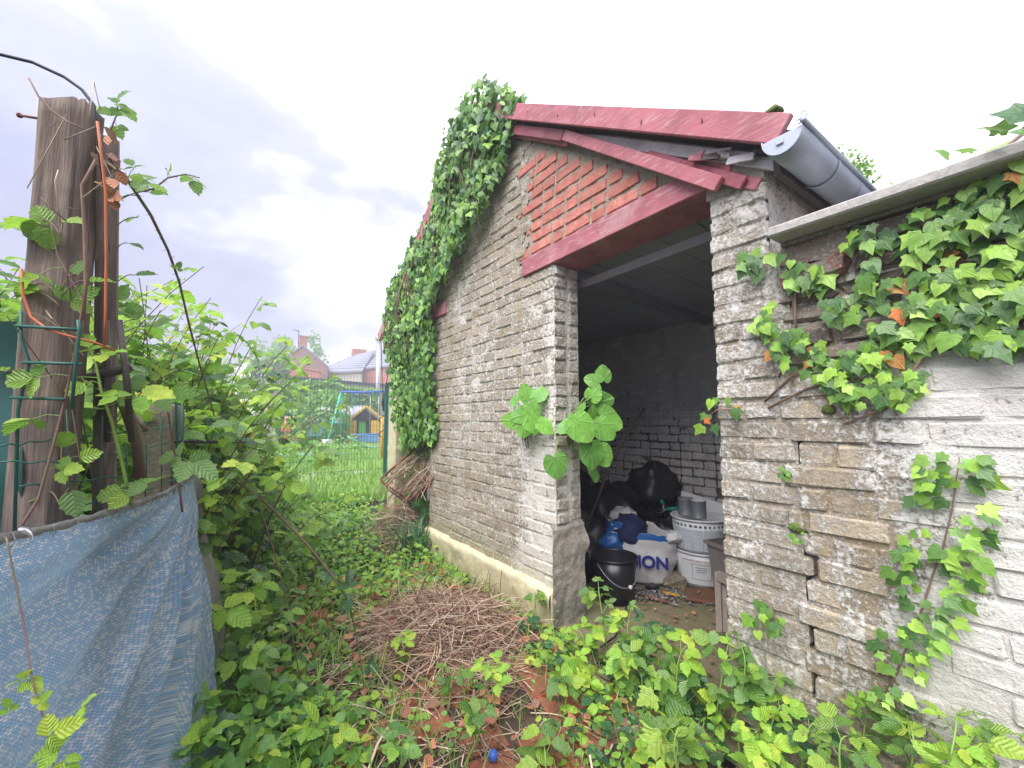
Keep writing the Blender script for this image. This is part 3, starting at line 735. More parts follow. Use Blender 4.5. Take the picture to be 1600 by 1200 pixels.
r1_ = lambda z: .165 + .020 * z / .235
wrap(c1, r1_, FACE - .75, FACE + 1.0, .03, .20, M_WPLAS, b1, 'label')
for (a0, a1, z0, z1, mt) in ((-.25, .45, .168, .171, M_GREYTX), (-.25, .45, .066, .069, M_GREYTX), (-.25, -.235, .066, .171, M_GREYTX), (.435, .45, .066, .171, M_GREYTX), (-.12, .28, .145, .149, M_GREYTX), (-.08, .30, .130, .134, M_GREYTX), (-.1, .22, .115, .119, M_GREYTX), (.55, .74, .10, .155, M_REDTX), (.55, .70, .05, .085, M_BTXT), (-.6, .9, .188, .191, M_REDTX)):
    wrap(c1, r1_, FACE + a0, FACE + a1, z0, z1, mt, b1, 'printed_mark', .0035, 5)
b2 = bucket('paint_bucket', 'white paint bucket with panelled grey label, on top of the lettered one', c2, .168, .190, .225, M_WPLAS, group='stacked paint buckets')
r2_ = lambda z: .168 + .022 * z / .225
for q in range(5):
    a = FACE - .95 + q * .40; wrap(c2, r2_, a, a + .37, .02, .165, M_LABEL, b2, 'label_panel')
    for w in range(3): wrap(c2, r2_, a + .04, a + .30, .05 + w * .035, .056 + w * .035, M_WPLAS, b2, 'label_line', .0032, 4)
for q in range(14):
    a = FACE - 1.1 + q * .17; wrap(c2, r2_, a, a + ri.uniform(.04, .13), .182, .198, M_GREYTX, b2, 'rim_smear', .004, 3)
for i, (dx, dy, lab) in enumerate(((-.06, .055, 'grey paint tin with drips, left one on the white buckets'), (-.075, -.055, 'lighter grey paint tin, right one on the white buckets'))):
    c = Vector((2.90 + dx, 1.775 + dy, .512)); t = thing('paint_tin', lab, 'tin', c, group='paint tins on the buckets')
    MB().lathe(c, [(0, 0), (.052, 0), (.054, .004), (.052, .008), (.052, .112), (.055, .116), (.053, .122), (.048, .120), (.048, .116), (0, .114)], 28).put('can', M_TIN, t)
    MB().lathe(c, [(.0, .1165), (.044, .1165), (.046, .120)], 28).put('lid', M_WPLAS if i else M_TIN, t)
tag(MB().plank((3.20, 2.095, .565), (3.17, 1.62, .50), .10, .03, (.1, 0, 1)).put('foam_board', M_FOAM), 'white foam board lying across behind the paint tins', 'board')
# shelf of junk that carries the board
tag(MB().box((3.28, 1.85, .26), (.22, .62, .50), None, .02, .01).put('carton', M_NAVY), 'dark storage carton standing behind the paint buckets', 'carton')
# black bucket with wire handle
cb = Vector((2.20, 1.955, .03)); bb = bucket('black_bucket', 'black builder\'s bucket with hanging wire handle just inside the door jamb', cb, .115, .145, .27, M_BLACKP)
hp = [cb + Vector((math.cos(math.radians(250) + t * 2.5 - 1.25) * .155, math.sin(math.radians(250) + t * 2.5 - 1.25) * .155, .25 - .13 * math.sin(math.pi * t))) for t in [i / 14 for i in range(15)]]
MB().tube(hp, .003, 6).put('handle', M_WIRE, bb)
MB().box(hp[8], (.022, .02, .02)).put('handle_grip', M_WPLAS, bb)
# white rubble bag with blue lettering
cw = Vector((2.66, 2.10, .03)); wb = thing('rubble_bag', 'white woven bag with blue edge and blue letters, slumped on the shed floor', 'bag', cw)
FN = Vector((-.80, -.60, 0)); FT = Vector((.60, -.80, 0))          # the face looks at the doorway
def bagf(u, v):
    th = u * 2 * math.pi; z = v * .34
    a, b = .25, .17
    e = 2.6; cx = abs(math.cos(th)) ** (2 / e) * math.copysign(1, math.cos(th)); sx = abs(math.sin(th)) ** (2 / e) * math.copysign(1, math.sin(th))
    k = (.80 + .22 * math.sin(v * 2.2)) * (1 + .05 * fbm((math.cos(th), math.sin(th), v * 2), 2.5, 3))
    top = max(0, v - .78) / .22
    h = z + top * .05 * fbm((cx, sx, 3), 2.2, 3) + (.06 * top if cx < -.3 else 0)
    return cw + FT * (cx * a * k) + FN * (sx * b * k) + Vector((0, 0, h))
relief('sack', M_WBAG, 44, 18, bagf, None, wb, cw).modifiers.new('s', 'SOLIDIFY').thickness = .003
def bagband(u, v):
    p = bagf(u, .90 + v * .10); d = (p - cw); d.z = 0; return p + d.normalized() * .004
relief('blue_edge', M_BLUEP, 44, 3, bagband, None, wb, cw)
blob('flap', cw + FT * .24 + Vector((0, 0, .33)) + FN * .08, (.16, .11, .07), M_WBAG, 4, .3, 2.5, parent=wb)
blob('flap', cw + FT * -.14 + Vector((.1, .06, .40)), (.22, .20, .16), M_WBAG, 9, .3, 2.5, parent=wb)
fc = bpy.data.curves.new('lettering', 'FONT'); fc.body = 'MON'; fc.size = .115; fc.extrude = .001; fc.offset = .004; fc.align_x = 'CENTER'
fc.materials.append(M_BTXT)
dg = bpy.context.evaluated_depsgraph_get()
fo = bpy.data.objects.new('tmp', fc); COL.objects.link(fo); bpy.context.view_layer.update()
fm = bpy.data.meshes.new_from_object(fo.evaluated_get(bpy.context.evaluated_depsgraph_get())); bpy.data.objects.remove(fo)
fm.name = 'lettering'; fm.materials.clear(); fm.materials.append(M_BTXT)
put('lettering', fm, wb, cw + FN * .189 + FT * .055 + Vector((0, 0, .13)), Matrix((FT, Vector((0, 0, 1)), FN)).transposed())
tag(blob('cloth_bundle', cw + Vector((-.10, .02, .345)), (.24, .27, .22), M_NAVY, 2, .3, 2.4), 'crumpled navy cloth dumped on the white bag', 'cloth')
tag(blob('carrier_bag', cw + Vector((-.20, .10, .27)), (.22, .20, .16), M_BLUEP, 6, .3, 2.6), 'bright blue plastic bag hanging over the white bag\'s left side', 'bag')
for i, (x, y, z, s, lab) in enumerate(((2.35, 2.45, .22, .52, 'shiny black bin bag filling the dark corner behind the black bucket'), (2.95, 2.65, .30, .66, 'large black bin bag heaped at the back, behind the white bag'), (3.18, 2.35, .62, .42, 'black bin bag on top of the heap by the back wall'), (3.12, 2.22, .20, .40, 'small black bin bag squeezed between white bag and paint buckets'), (2.6, 3.1, .38, .8, 'widest black bin bag in the dark far left of the shed'))):
    tag(blob('bin_bag', (x, y, z), (s, s * .95, s * .95), M_SACK, 10 + i, .34, 2.0, n=34), lab, 'bag', 'black bin bags')
sh = thing('garden_shears', 'shears with two teal grips lying on the dark heap', 'shears', (3.05, 2.2, .42))
MB().tube([(3.05, 2.205, .56), (3.06, 2.17, .50)], .017, 8).put('grip', M_TEAL, sh); MB().tube([(3.03, 2.13, .475), (3.07, 2.05, .49)], .017, 8).put('grip', M_TEAL, sh)
MB().tube([(3.06, 2.17, .50), (3.08, 2.20, .42), (3.12, 2.3, .40)], .008, 6).tube([(3.03, 2.13, .475), (3.05, 2.2, .43), (3.08, 2.3, .42)], .008, 6).put('blade', M_STEEL, sh)
bm_ = thing('broom', 'broom with pale handle leaning in the dark left corner', 'broom', (2.3, 2.3, .03))
MB().tube([(2.12, 2.22, .28), (2.45, 2.15, .95), (2.75, 2.1, 1.3)], .011, 8).put('handle', M_DARKW, bm_)
MB().box((2.11, 2.23, .26), (.07, .2, .06)).put('head', M_BLACKP, bm_)
st = tag(MB().box((2.78, 1.93, .065), (.30, .14, .07), Matrix.Rotation(.8, 3, 'Z'), .02, .012).put('stone_slab', M_RUBBLE), 'dark grey stone lying between white bag and paint buckets', 'stone')
# spilled metal bits
mb = MB()
for k in range(260):
    a = ri.gauss(0, .13); b = ri.gauss(0, .065); p = Vector((2.46, 1.80, .042)) + Vector((.75, .66, 0)) * b + Vector((.62, -.78, 0)) * a
    d = Vector((ri.uniform(-1, 1), ri.uniform(-1, 1), ri.uniform(-.2, .3))).normalized() * ri.uniform(.012, .04); mb.tube([p, p + d], ri.uniform(.0015, .005), 5)
mb.put('loose_screws', M_STEEL, kind='stuff')
for i, (p, q, r_, mt, nm, lab) in enumerate((((2.50, 1.80, .05), (2.54, 1.70, .05), .009, M_YEL, 'screwdriver', 'yellow handled screwdriver among the spilled screws'), ((2.36, 1.86, .045), (2.40, 1.70, .045), .010, M_RUST, 'rusty_bar', 'rusty iron bar at the front of the spilled screws'))):
    t = thing(nm, lab, 'tool', p); d = Vector(q) - Vector(p)
    MB().tube([p, q], r_, 8).put('handle', mt, t); MB().tube([Vector(q) - d * .05, Vector(q) + d * .55], r_ * .4, 6).put('shaft', M_STEEL, t)
tag(MB().box((2.52, 1.90, .05), (.08, .06, .025), None, .003).put('tray', M_BLACKP), 'small black tray behind the spilled screws', 'tray')
relief('coir_mat', M_MAT, 12, 10, lambda u, v: Vector((2.72, 1.60, .045)) + Vector((.55, -.83, 0)) * ((u - .5) * .30) + Vector((.83, .55, 0)) * ((v - .5) * .22) + Vector((0, 0, .012 * fbm((u, v, 1), 3, 3))), None).modifiers.new('s', 'SOLIDIFY').thickness = .02
tag(bpy.data.objects['coir_mat'], 'rust brown coir mat on the floor in front of the paint buckets', 'mat')
# crate and tub at the right edge of the opening
ct = thing('wooden_crate', 'grey slatted crate standing on end against the inside of the doorway', 'crate', at(1128, 985, 2.25))
for a, b, w in (((1121, 893), (1124, 988), .03), ((1121, 899), (1150, 912), .055), ((1121, 936), (1150, 948), .035), ((1124, 958), (1150, 972), .075), ((1124, 985), (1150, 999), .03), ((1130, 900), (1133, 988), .03), ((1148, 903), (1152, 1000), .04)):
    MB().plank(at(*a, 2.22 if w != .03 else 2.235), at(*b, 2.16), w, .012, (0, 0, 1) if abs(a[0] - b[0]) > 8 else (.6, -.8, 0)).put('slat', M_PALLET, ct)
tc_ = at(1142, 893, 2.45); tb = thing('plastic_tub', 'taupe square plastic tub standing behind the wooden crate', 'tub', tc_)
MB().lathe(tc_ + Vector((0, 0, -.18)), [(.0, 0), (.085, 0), (.125, .34), (.120, .34), (.08, .01)], 4, Matrix.Rotation(.5, 3, 'Z')).put('body', M_TUB, tb, False)
MB().lathe(tc_ + Vector((0, 0, -.18)), [(.12, .325), (.142, .325), (.142, .345), (.12, .345)], 4, Matrix.Rotation(.5, 3, 'Z')).put('rim', M_TUB, tb, False)
tag(MB().tube([(2.22, 1.86, .04), (2.15, 1.82, .04), (2.05, 1.74, .045), (1.92, 1.69, .04), (1.80, 1.60, .045), (1.66, 1.58, .04)], .005, 6).put('cable', M_BLACKP), 'thin black cable trailing over the concrete floor', 'cable')

# ------------------------------------------------------------------ red tile paving, soil litter, twigs
rt = random.Random(31)
PV = relief('paving', M_SOIL, 40, 60, lambda u, v: (.35 + u * 1.15, .75 + v * 2.7, .004 + .012 * fbm((u * 3, v * 6, 2), 2, 3)), None, kind='structure')
tsets = []
for k in range(9):
    n = 6; base = []
    for i in range(4):
        a, b = [(-1, -1), (1, -1), (1, 1), (-1, 1)][i], [(-1, -1), (1, -1), (1, 1), (-1, 1)][(i + 1) % 4]
        for t in (0, .5): base.append([(a[0] + (b[0] - a[0]) * t) * .083 + rt.uniform(-.005, .005), (a[1] + (b[1] - a[1]) * t) * .083 + rt.uniform(-.005, .005)])
    if k % 2: base[rt.randrange(8)] = [rt.uniform(-.03, .03), rt.uniform(-.03, .03)]
    nb = len(base); V = [(x, y, -.02) for x, y in base] + [(x, y, .004) for x, y in base] + [(x * .93, y * .93, .009) for x, y in base] + [(0, 0, .0095)]
    F = [(i, (i + 1) % nb, nb + (i + 1) % nb, nb + i) for i in range(nb)] + [(nb + i, nb + (i + 1) % nb, 2 * nb + (i + 1) % nb, 2 * nb + i) for i in range(nb)] + [(2 * nb + i, 2 * nb + (i + 1) % nb, 3 * nb) for i in range(nb)]
    tsets.append(mesh_from('tile', V, F, M_TILE, None, False))
for i in range(-2, 9):
    for j in range(-3, 18):
        x = .44 + i * .174 + j * .022; y = .80 + j * .172 - i * .022
        if not (.36 < x < 1.50 and .8 < y < 3.3) or rt.random() < (.16 if x > .8 else .55): continue
        put('tile', rt.choice(tsets), PV, (x + rt.gauss(0, .006), y + rt.gauss(0, .006), .012 + rt.gauss(0, .006)), (rt.gauss(0, .035), rt.gauss(0, .035), -.127 + rt.choice([0, math.pi / 2, math.pi]) + rt.gauss(0, .03)))
def twigs(name, c, rx, ry, h, n, seed, lean=0, lens=(.18, .5), **kw):
    r = random.Random(seed); mb = MB()
    for k in range(n):
        a = r.uniform(0, 2 * math.pi); q = r.random() ** .6
        x = c[0] + math.cos(a) * q * rx; y = c[1] + math.sin(a) * q * ry; z = c[2] + h * (1 - q * q) * r.random() ** .6 + .012
        d = Vector((r.gauss(0, 1), r.gauss(0, 1), r.gauss(0, .32))).normalized(); l = r.uniform(*lens)
        pts = [Vector((x, y, z)) + d * l * (t - .5) + Vector((0, 0, -.10 * l * (2 * t - 1) ** 2)) + rvec(r, .008) for t in (0, .25, .5, .75, 1)]
        for p in pts: p.z = max(p.z, .018)
        for p in pts: p.x = min(p.x, 1.57)
        mb.tube(pts, [w * r.uniform(.8, 1.1) for w in [max(.0010, min(.0055, r.lognormvariate(-6.3, .42)))] * 5], 4, False)
    return mb.put(name, M_TWIG, None, True, Vector(c), **kw)
twigs('dead_twigs', (1.14, 2.28, 0), .43, .52, .14, 1150, 3, lens=(.2, .62), kind='stuff')
twigs('dead_twigs', (.75, 1.95, 0), .5, .6, .05, 260, 4, kind='stuff')
twigs('dead_twigs', (1.46, 4.0, 0), .26, .42, .40, 480, 5, kind='stuff')
twigs('dead_twigs', (1.0, 1.3, 0), .5, .5, .03, 120, 6, lens=(.06, .25), kind='stuff')

# ------------------------------------------------------------------ rusty wire frame leaning in the far doorway
bf = thing('wire_bed_frame', 'rusty tubular frame strung with wire, tipped against the shed by the far doorway', 'frame', at(640, 790, 4.2))
A, B, C, D = at(700, 655, 4.25), at(593, 750, 4.45), at(640, 783, 4.0), at(690, 735, 3.75)
B1 = B + (A - B) * .06; B2 = B + (C - B) * .12; C1_ = C + (B - C) * .15; C2_ = C + (D - C) * .12
MB().tube([A, B1] + bez(B1, B, B2, 5) + [C1_] + bez(C1_, C, C2_, 5) + [D], .013, 8).put('tube_frame', M_RUST, bf)
MB().tube([A + Vector((.03, .03, -.05)), B1 + Vector((.05, .05, -.08)), B2 + Vector((.06, .02, -.08)), C1_ + Vector((.04, .03, -.06)), C + Vector((.05, .05, -.02)), D + Vector((.05, .05, -.03))], .009, 6).put('lower_rail', M_RUST, bf)
for k in range(1, 9):
    t = k / 9; MB().tube([A.lerp(D, t), (A.lerp(D, t) + B.lerp(C, t)) / 2 + Vector((0, 0, -.02)), B.lerp(C, t)], .004, 5).put('wire', M_WIRE, bf)
for k in range(1, 13):
    t = k / 13; MB().tube([A.lerp(B, t), D.lerp(C, t)], .0035, 5).put('cross_wire', M_RUST, bf)
mb = MB(); r = random.Random(8)
for k in range(150):
    a, b = r.random(), r.random(); p = A.lerp(B, a).lerp(D.lerp(C, a), b); d = (B - A).normalized() * r.gauss(0, .14) + (D - A).normalized() * r.gauss(0, .07) + Vector((0, 0, r.uniform(-.05, .03)))
    mb.tube([p - d, p + rvec(r, .012), p + d], r.uniform(.0018, .004), 4, False)
mb.put('dead_stems', M_TWIG, kind='stuff')

# ------------------------------------------------------------------ fence, posts and woven tarp on the left
M_POST = Mat('old fence post'); p = M_POST.obj(); x, y, z = M_POST.xyz(p)
g = M_POST.noise(M_POST.scale(p, (14, 14, 1.1)), 3.2, 6, .65); g2 = M_POST.noise(M_POST.scale(p, (30, 30, 2)), 6, 4); bl = M_POST.noise(p, 5, 3)
c = M_POST.ramp(g, [(.3, (.06, .045, .038)), (.5, (.17, .13, .105)), (.72, (.31, .25, .20))])
c = M_POST.mix(M_POST.math('MULTIPLY', M_POST.step(bl, .48, .66), .6), c, (.05, .045, .045))
M_POST = M_POST.pbr(c, .85, M_POST.bump(M_POST.math('ADD', g, M_POST.math('MULTIPLY', g2, .4)), .8, .012))
M_CONC = masonry('old concrete post', ((.22, .19, .14), (.26, .22, .17), (.30, .27, .21)), (.48, .46, .42), .62, .78, None, .6, algae=(.12, .12, .05), algae_z=3)
M_GWIRE = simple('green coated wire', (.02, .10, .075), .45, .2)
M_GSHEET = simple('dark green plastic sheet', (.008, .055, .05), .35, .2, 10, .05)
M_ORANGE = simple('orange cable', (.45, .13, .05), .5, .2)
M_BLKC = simple('black cable', (.02, .018, .025), .5, .2)
pc = Vector((-.300, 1.350, 0))
fp = thing('fence_post', 'tall weathered timber post standing behind the blue tarp', 'post', pc)
def postf(u, v):
    th = u * 2 * math.pi; e = 6.0; k = .043
    cx = math.copysign(abs(math.cos(th)) ** (2 / e), math.cos(th)); sx = math.copysign(abs(math.sin(th)) ** (2 / e), math.sin(th))
    z = min(v / .95, 1) * 1.93; k *= 1 if v <= .95 else max(.0, 1 - (v - .95) / .05)
    k2 = 1 + .05 * fbm((cx * 2, sx * 2, z * 1.6), 1.6, 4) + .02 * fbm((cx * 6, sx * 6, z * .8), 2, 2)
    a = Vector((.957, -.29, 0)); b = Vector((.29, .957, 0)); top = (.018 * fbm((cx, sx, 3), 2, 3) + .012 * cx) * (v > .9)
    return pc + a * cx * k * k2 + b * sx * k * k2 + Vector((-.010 * z, 0, z + top))
relief('timber', M_POST, 48, 60, postf, None, fp, pc)
MB().tube([atp(30, 180, .85), atp(60, 185, .85)], .003, 6).tube([atp(29, 180, .85), atp(32, 180.5, .85)], .0055, 8).put('nail', M_RUST, fp)
tag(MB().plank(atp(167, 216, .93), atp(160, 840, .96), .035, .03, (.29, .957, 0), .004, .002).put('fence_batten', M_POST), 'narrow dark batten standing behind the tall post', 'batten')
tag(MB().plank(atp(183, 220, 1.0), atp(176, 800, 1.02), .012, .01, (.29, .957, 0), .002, .001).put('split_batten', M_PALLET), 'thin split grey batten right of the tall post', 'batten')
cc = Vector((-.160, 1.862, 0)); cpst = thing('concrete_post', 'short round-topped concrete post at the fence corner', 'post', cc)
def concf(u, v):
    th = u * 2 * math.pi; e = 5.0; k = .052
    cx = math.copysign(abs(math.cos(th)) ** (2 / e), math.cos(th)); sx = math.copysign(abs(math.sin(th)) ** (2 / e), math.sin(th))
    if v > .85: q = (v - .85) / .15; k *= max(0.0, math.cos(q * math.pi / 2)) ** .5; z = 1.21 + .05 * math.sin(q * math.pi / 2)
    else: z = v / .85 * 1.21
    k *= 1 + .03 * fbm((cx * 2, sx * 2, z * 4), 1.5, 3)
    return cc + Vector((.957, -.29, 0)) * cx * k + Vector((.29, .957, 0)) * sx * k + Vector((0, 0, z))
relief('shaft', M_CONC, 32, 40, concf, None, cpst, cc)
# the tarp
A1 = Vector((-.086, 1.84, 0)); FD = Vector((-.291, -.957, 0)).normalized(); FNRM = Vector((.957, -.291, 0)); TL = 3.3
M_TARP = Mat('blue woven tarp'); ux, uy, _ = M_TARP.xyz(M_TARP.uv())
row = M_TARP.math('FLOOR', M_TARP.math('MULTIPLY', uy, 260))
cu = M_TARP.math('FLOOR', M_TARP.math('ADD', M_TARP.math('MULTIPLY', ux, 120), M_TARP.math('MULTIPLY', M_TARP.math('MODULO', row, 2.0), .5)))
cell = M_TARP.n('ShaderNodeCombineXYZ', {0: cu, 1: row}).outputs[0]
wn_ = M_TARP.n('ShaderNodeTexWhiteNoise', {'Vector': cell}).outputs['Value']
stv = M_TARP.n('ShaderNodeCombineXYZ', {0: M_TARP.math('MULTIPLY', ux, 1.1), 1: M_TARP.math('MULTIPLY', uy, 42)}).outputs[0]
strp = M_TARP.noise(stv, 1.0, 4, .6); big = M_TARP.noise(M_TARP.uv(), 5, 4)
fu = M_TARP.math('FRACT', M_TARP.math('ADD', M_TARP.math('MULTIPLY', ux, 120), M_TARP.math('MULTIPLY', M_TARP.math('MODULO', row, 2.0), .5)))
fv = M_TARP.math('FRACT', M_TARP.math('MULTIPLY', uy, 260))
dome = M_TARP.math('MULTIPLY', M_TARP.math('SINE', M_TARP.math('MULTIPLY', fu, math.pi)), M_TARP.math('SINE', M_TARP.math('MULTIPLY', fv, math.pi)))
pale = M_TARP.step(M_TARP.math('ADD', wn_, M_TARP.math('MULTIPLY_ADD', strp, 1.7, -.95)), .42, .72)
blue = M_TARP.mix(big, (.25, .43, .63), (.40, .58, .74))
c = M_TARP.mix(M_TARP.math('MULTIPLY', pale, .85), blue, (.76, .79, .78))
c = M_TARP.mix(M_TARP.math('MULTIPLY', M_TARP.step(big, .55, .75), .25), c, (.26, .28, .26))
c = M_TARP.hsv(c, M_TARP.math('MULTIPLY_ADD', dome, .6, .62))
M_TARPM = M_TARP.pbr(c, .5, M_TARP.bump(dome, .5, .003), 0, .4, trans=(.25, .38, .55), trans_f=.25)
M_HEM = simple('faded tarp hem', (.27, .27, .25), .8, .35, 90, .5, dirt=(.12, .13, .11))
def ztop(l): return .984 + .030 * sstep(.2, 1.0, l) + .030 * math.exp(-l / .10) + .006 * math.sin(l * 7)
def tarp(s, t, off=0):
    l = s ** 1.25 * TL
    th = math.atan2(t * .98, l + .01); r_ = math.hypot(t, l)
    fold = sstep(.0, .35, r_) * math.exp(-max(0, l - .3) / .8)
    w = math.sin(th * 21 + 1.1 * math.sin(th * 7)) * .5 + .5; w2 = math.sin(th * 43 + 2 + l * 2)
    disp = fold * (.030 * w + .007 * w2) + .020 * fbm((l * 1.5, t * 2.2, 4), 1.3, 3) + .006 * math.sin(t * 26 - l * 9) * sstep(.15, .6, l)
    P = A1 + FD * l + FNRM * (disp + .02 + off + t * (.075 + .05 * math.exp(-l / .25)))
    P += FD * -.03 * t * math.exp(-l / .2)
    return Vector((P.x, P.y, ztop(l) * (1 - t) + .012 * t))
NS, NTT = 190, 110
V, UV = [], []
for j in range(NTT + 1):
    for i in range(NS + 1):
        s, t = i / NS, j / NTT; l = s ** 1.25 * TL; V.append(tarp(s, t)); th = math.atan2(t * .98, l + .01) / (math.pi / 2)
        k = math.exp(-l / .30); UV.append((l * (1 - k) + k * math.hypot(t, l), t * (1 - k) + k * th * (.35 + .5 * l)))
F = [(j * (NS + 1) + i, (j + 1) * (NS + 1) + i, (j + 1) * (NS + 1) + i + 1, j * (NS + 1) + i + 1) for j in range(NTT) for i in range(NS)]
TP = thing('woven_tarp', 'blue woven tarp hung along the wire fence in folds', 'tarp', A1)
put('sheet', mesh_from('sheet', [v - A1 for v in V], F, M_TARPM, UV), TP, A1)
# frayed top hem and folded end
def hem(u, v):
    s = u; l = s ** 1.25 * TL; p = tarp(s, 0); return p + Vector((0, 0, .006 - v * .016 + .005 * fbm((l * 9, 0, v), 3, 3))) + FNRM * (.006 + .004 * math.sin(v * math.pi) + .003 * fbm((l * 14, v, 2), 3, 2))
relief('top_hem', M_HEM, 190, 3, hem, None, TP, A1)
def endf(u, v):
    p = tarp(0, v); k = .10 + .05 * v; return p + Vector((.02, .10, 0)) * u * (1 + v) + FNRM * (-.006 - .02 * math.sin(u * 3) + .012 * fbm((u * 2, v * 5, 1), 2, 3) + .012 * v * u)
relief('folded_end', M_HEM, 10, 60, endf, None, TP, A1)
mb = MB(); r = random.Random(12)
for k in range(170):
    s = r.random() ** 1.4 * .75; p = hem(s, .2); d = Vector((r.gauss(0, .006), r.gauss(0, .006), r.uniform(-.028, .012))); mb.tube([p, p + d * .5 + FNRM * .006, p + d], .0011, 3, False)
mb.put('frayed_threads', M_HEM, TP, kind='stuff')
tag(relief('strap_loop', M_FOAM, 16, 2, lambda u, v: at(16 + 34 * u + 4 * math.sin(u * 9), 858 - 34 * math.sin(u * 2.6) + v * 5, .74)), 'loose white strap end curling over the tarp\'s top edge', 'strap')
# green mesh fence and sheet behind
GF = thing('mesh_fence', 'green coated wire fence stretched between timber and concrete post', 'fence', (-.3, 1.1, 0))
for a in (((0, 697, .72), (60, 690, .78), (100, 685, .80), (160, 680, .95), (230, 672, 1.12), (278, 661, 1.36)), ((0, 722, .72), (90, 722, .78), (150, 714, .92), (212, 704, 1.05), (282, 686, 1.37)), ((40, 806, .78), (110, 792, .85), (200, 775, 1.0), (280, 748, 1.22)), ((30, 760, .76), (120, 752, .86), (200, 742, 1.0))):
    mb = MB(); pts = [atp(*q) for q in a]; P2 = []
    for i in range(len(pts) - 1):
        for t in (0, .25, .5, .75): P2.append(pts[i].lerp(pts[i + 1], t) + Vector((0, 0, .003 * math.sin((i * 4 + t * 4) * 2.4))))
    mb.tube(P2 + [pts[-1]], .0017, 6).put('wire', M_GWIRE, GF)
for x0, y0, x1, y1, d in ((66, 725, 62, 812, .80), (104, 640, 108, 800, .82), (228, 690, 226, 790, 1.06), (196, 690, 198, 780, 1.0), (160, 650, 150, 800, .9), (268, 640, 268, 760, 1.2), (250, 650, 252, 770, 1.17)):
    MB().tube([atp(x0, y0, d), atp((x0 + x1) / 2 + 2, (y0 + y1) / 2, d), atp(x1, y1, d)], .0015, 5).put('wire', M_GWIRE, GF)
MB().tube([atp(272, 690, 1.35), atp(405, 691, 2.2)], .005, 6).put('tension_bar', M_BLKC, GF)
MB().tube([atp(262, 630, 1.33), atp(276, 628, 1.34), atp(278, 760, 1.35)], .004, 6).tube([atp(285, 630, 1.36), atp(284, 760, 1.36)], .004, 6).put('tension_hook', M_GWIRE, GF)
PF = thing('panel_fence', 'stiff green wire panel fixed to the left of the tall post', 'fence', (-.35, 1.05, 0))
for a in (((24, 509), (126, 515)), ((36, 566), (128, 569)), ((16, 621), (100, 624))): MB().tube([atp(*a[0], .76), atp(*a[1], .77)], .0032, 8).put('wire', M_GWIRE, PF)
for a in (((33, 486), (33, 530), (46, 566), (28, 640), (22, 860)), ((122, 500), (124, 520), (118, 570), (112, 640))): MB().tube([atp(*q, .765) for q in a], .003, 8).put('wire', M_GWIRE, PF)
tag(relief('green_sheet', M_GSHEET, 12, 24, lambda u, v: atp(-160 + u * (186 + 14 * math.sin(v * 2.4) - 8 * v), 502 + v * 370, .80 + .02 * math.sin(v * 7) + .03 * (1 - u))), 'dark green plastic screen at the edge beside the tall post', 'screen')
tag(MB().tube([atp(x, y, d) for x, y, d in ((-60, 60, .72), (0, 85, .74), (50, 97, .76), (100, 120, .78), (128, 140, .79), (147, 165, .79), (150, 190, .79), (155, 240, .80), (165, 300, .82))], .0032, 8).put('black_cable', M_BLKC), 'black cable arching over the top of the tall post', 'cable')
mb = MB().tube([atp(x, y, d) for x, y, d in ((152, 190, .785), (158, 240, .785), (165, 300, .785), (166, 400, .79), (165, 480, .79), (164, 540, .79))], .0026, 8)
mb.tube([atp(x, y, d) for x, y, d in ((33, 420, .77), (36, 460, .77), (48, 495, .77), (75, 515, .77), (105, 524, .77), (150, 536, .79), (180, 548, .82))], .0026, 8).put('orange_cable', M_ORANGE)
tag(bpy.data.objects['orange_cable'], 'orange cable running down the tall post and looping round it', 'cable')
SB = thing('sawn_branch', 'sawn brown branch stub leaning behind the fence wires', 'branch', at(190, 640, 1.1))
MB().tube([at(186, 612, 1.08), at(200, 645, 1.1), at(213, 690, 1.12), at(222, 760, 1.12)], [.013, .014, .013, .012], 9).put('limb', M_CANE, SB)
MB().tube([at(212, 650, 1.1), at(228, 672, 1.08)], .006, 7).put('limb', M_CANE, SB)
for k, (a, b, w, lab) in enumerate((((165, 500), (168, 690), .007, 'dark stake just right of the tall post'), ((186, 500), (206, 690), .007, 'dark slanting stake behind the sawn branch'), ((140, 590), (205, 572), .012, 'short dark stick lying crosswise behind the wires'))):
    tag(MB().tube([at(*a, 1.0), at((a[0] + b[0]) / 2 + 2, (a[1] + b[1]) / 2, 1.0), at(*b, 1.02)], w, 7).put('stake', M_DARKW), lab, 'stake', 'stakes behind the fence')

# ------------------------------------------------------------------ far garden
def spot(px, py, d): return at(px, py, d)
M_LAWN = Mat('rough lawn'); p = M_LAWN.pos(); a = M_LAWN.noise(p, 1.3, 5); b = M_LAWN.noise(p, 22, 4, .7)
c = M_LAWN.hsv(M_LAWN.mix(M_LAWN.step(a, .35, .65), (.12, .22, .05), (.27, .30, .13)), M_LAWN.math('MULTIPLY_ADD', b, .9, .55))
M_LAWN = M_LAWN.pbr(c, .95, M_LAWN.bump(b, .6, .03), 0, .2)
relief('lawn', M_LAWN, 60, 60, lambda u, v: (-14 + u * 40, 8.0 + v * 34, .03 + .05 * fbm((u * 10, v * 9, 3), 1.2, 3)), None, kind='structure')
M_BSTUCCO = simple('cream render', (.50, .47, .40), .9, .15, 5, .2, dirt=(.36, .33, .29))
M_BRWN = simple('brown brick gable', (.24, .13, .10), .9, .25, 14, .2)
M_ROOFG = simple('grey roof tiles', (.26, .27, .32), .8, .15, 6, .2)
M_ROOFR = simple('red roof tiles', (.42, .14, .10), .8, .2, 6, .2)
M_BRR = simple('red brick far', (.45, .17, .12), .9, .25, 10, .2)
M_TAR = simple('dark felt roof', (.10, .11, .14), .8, .2)
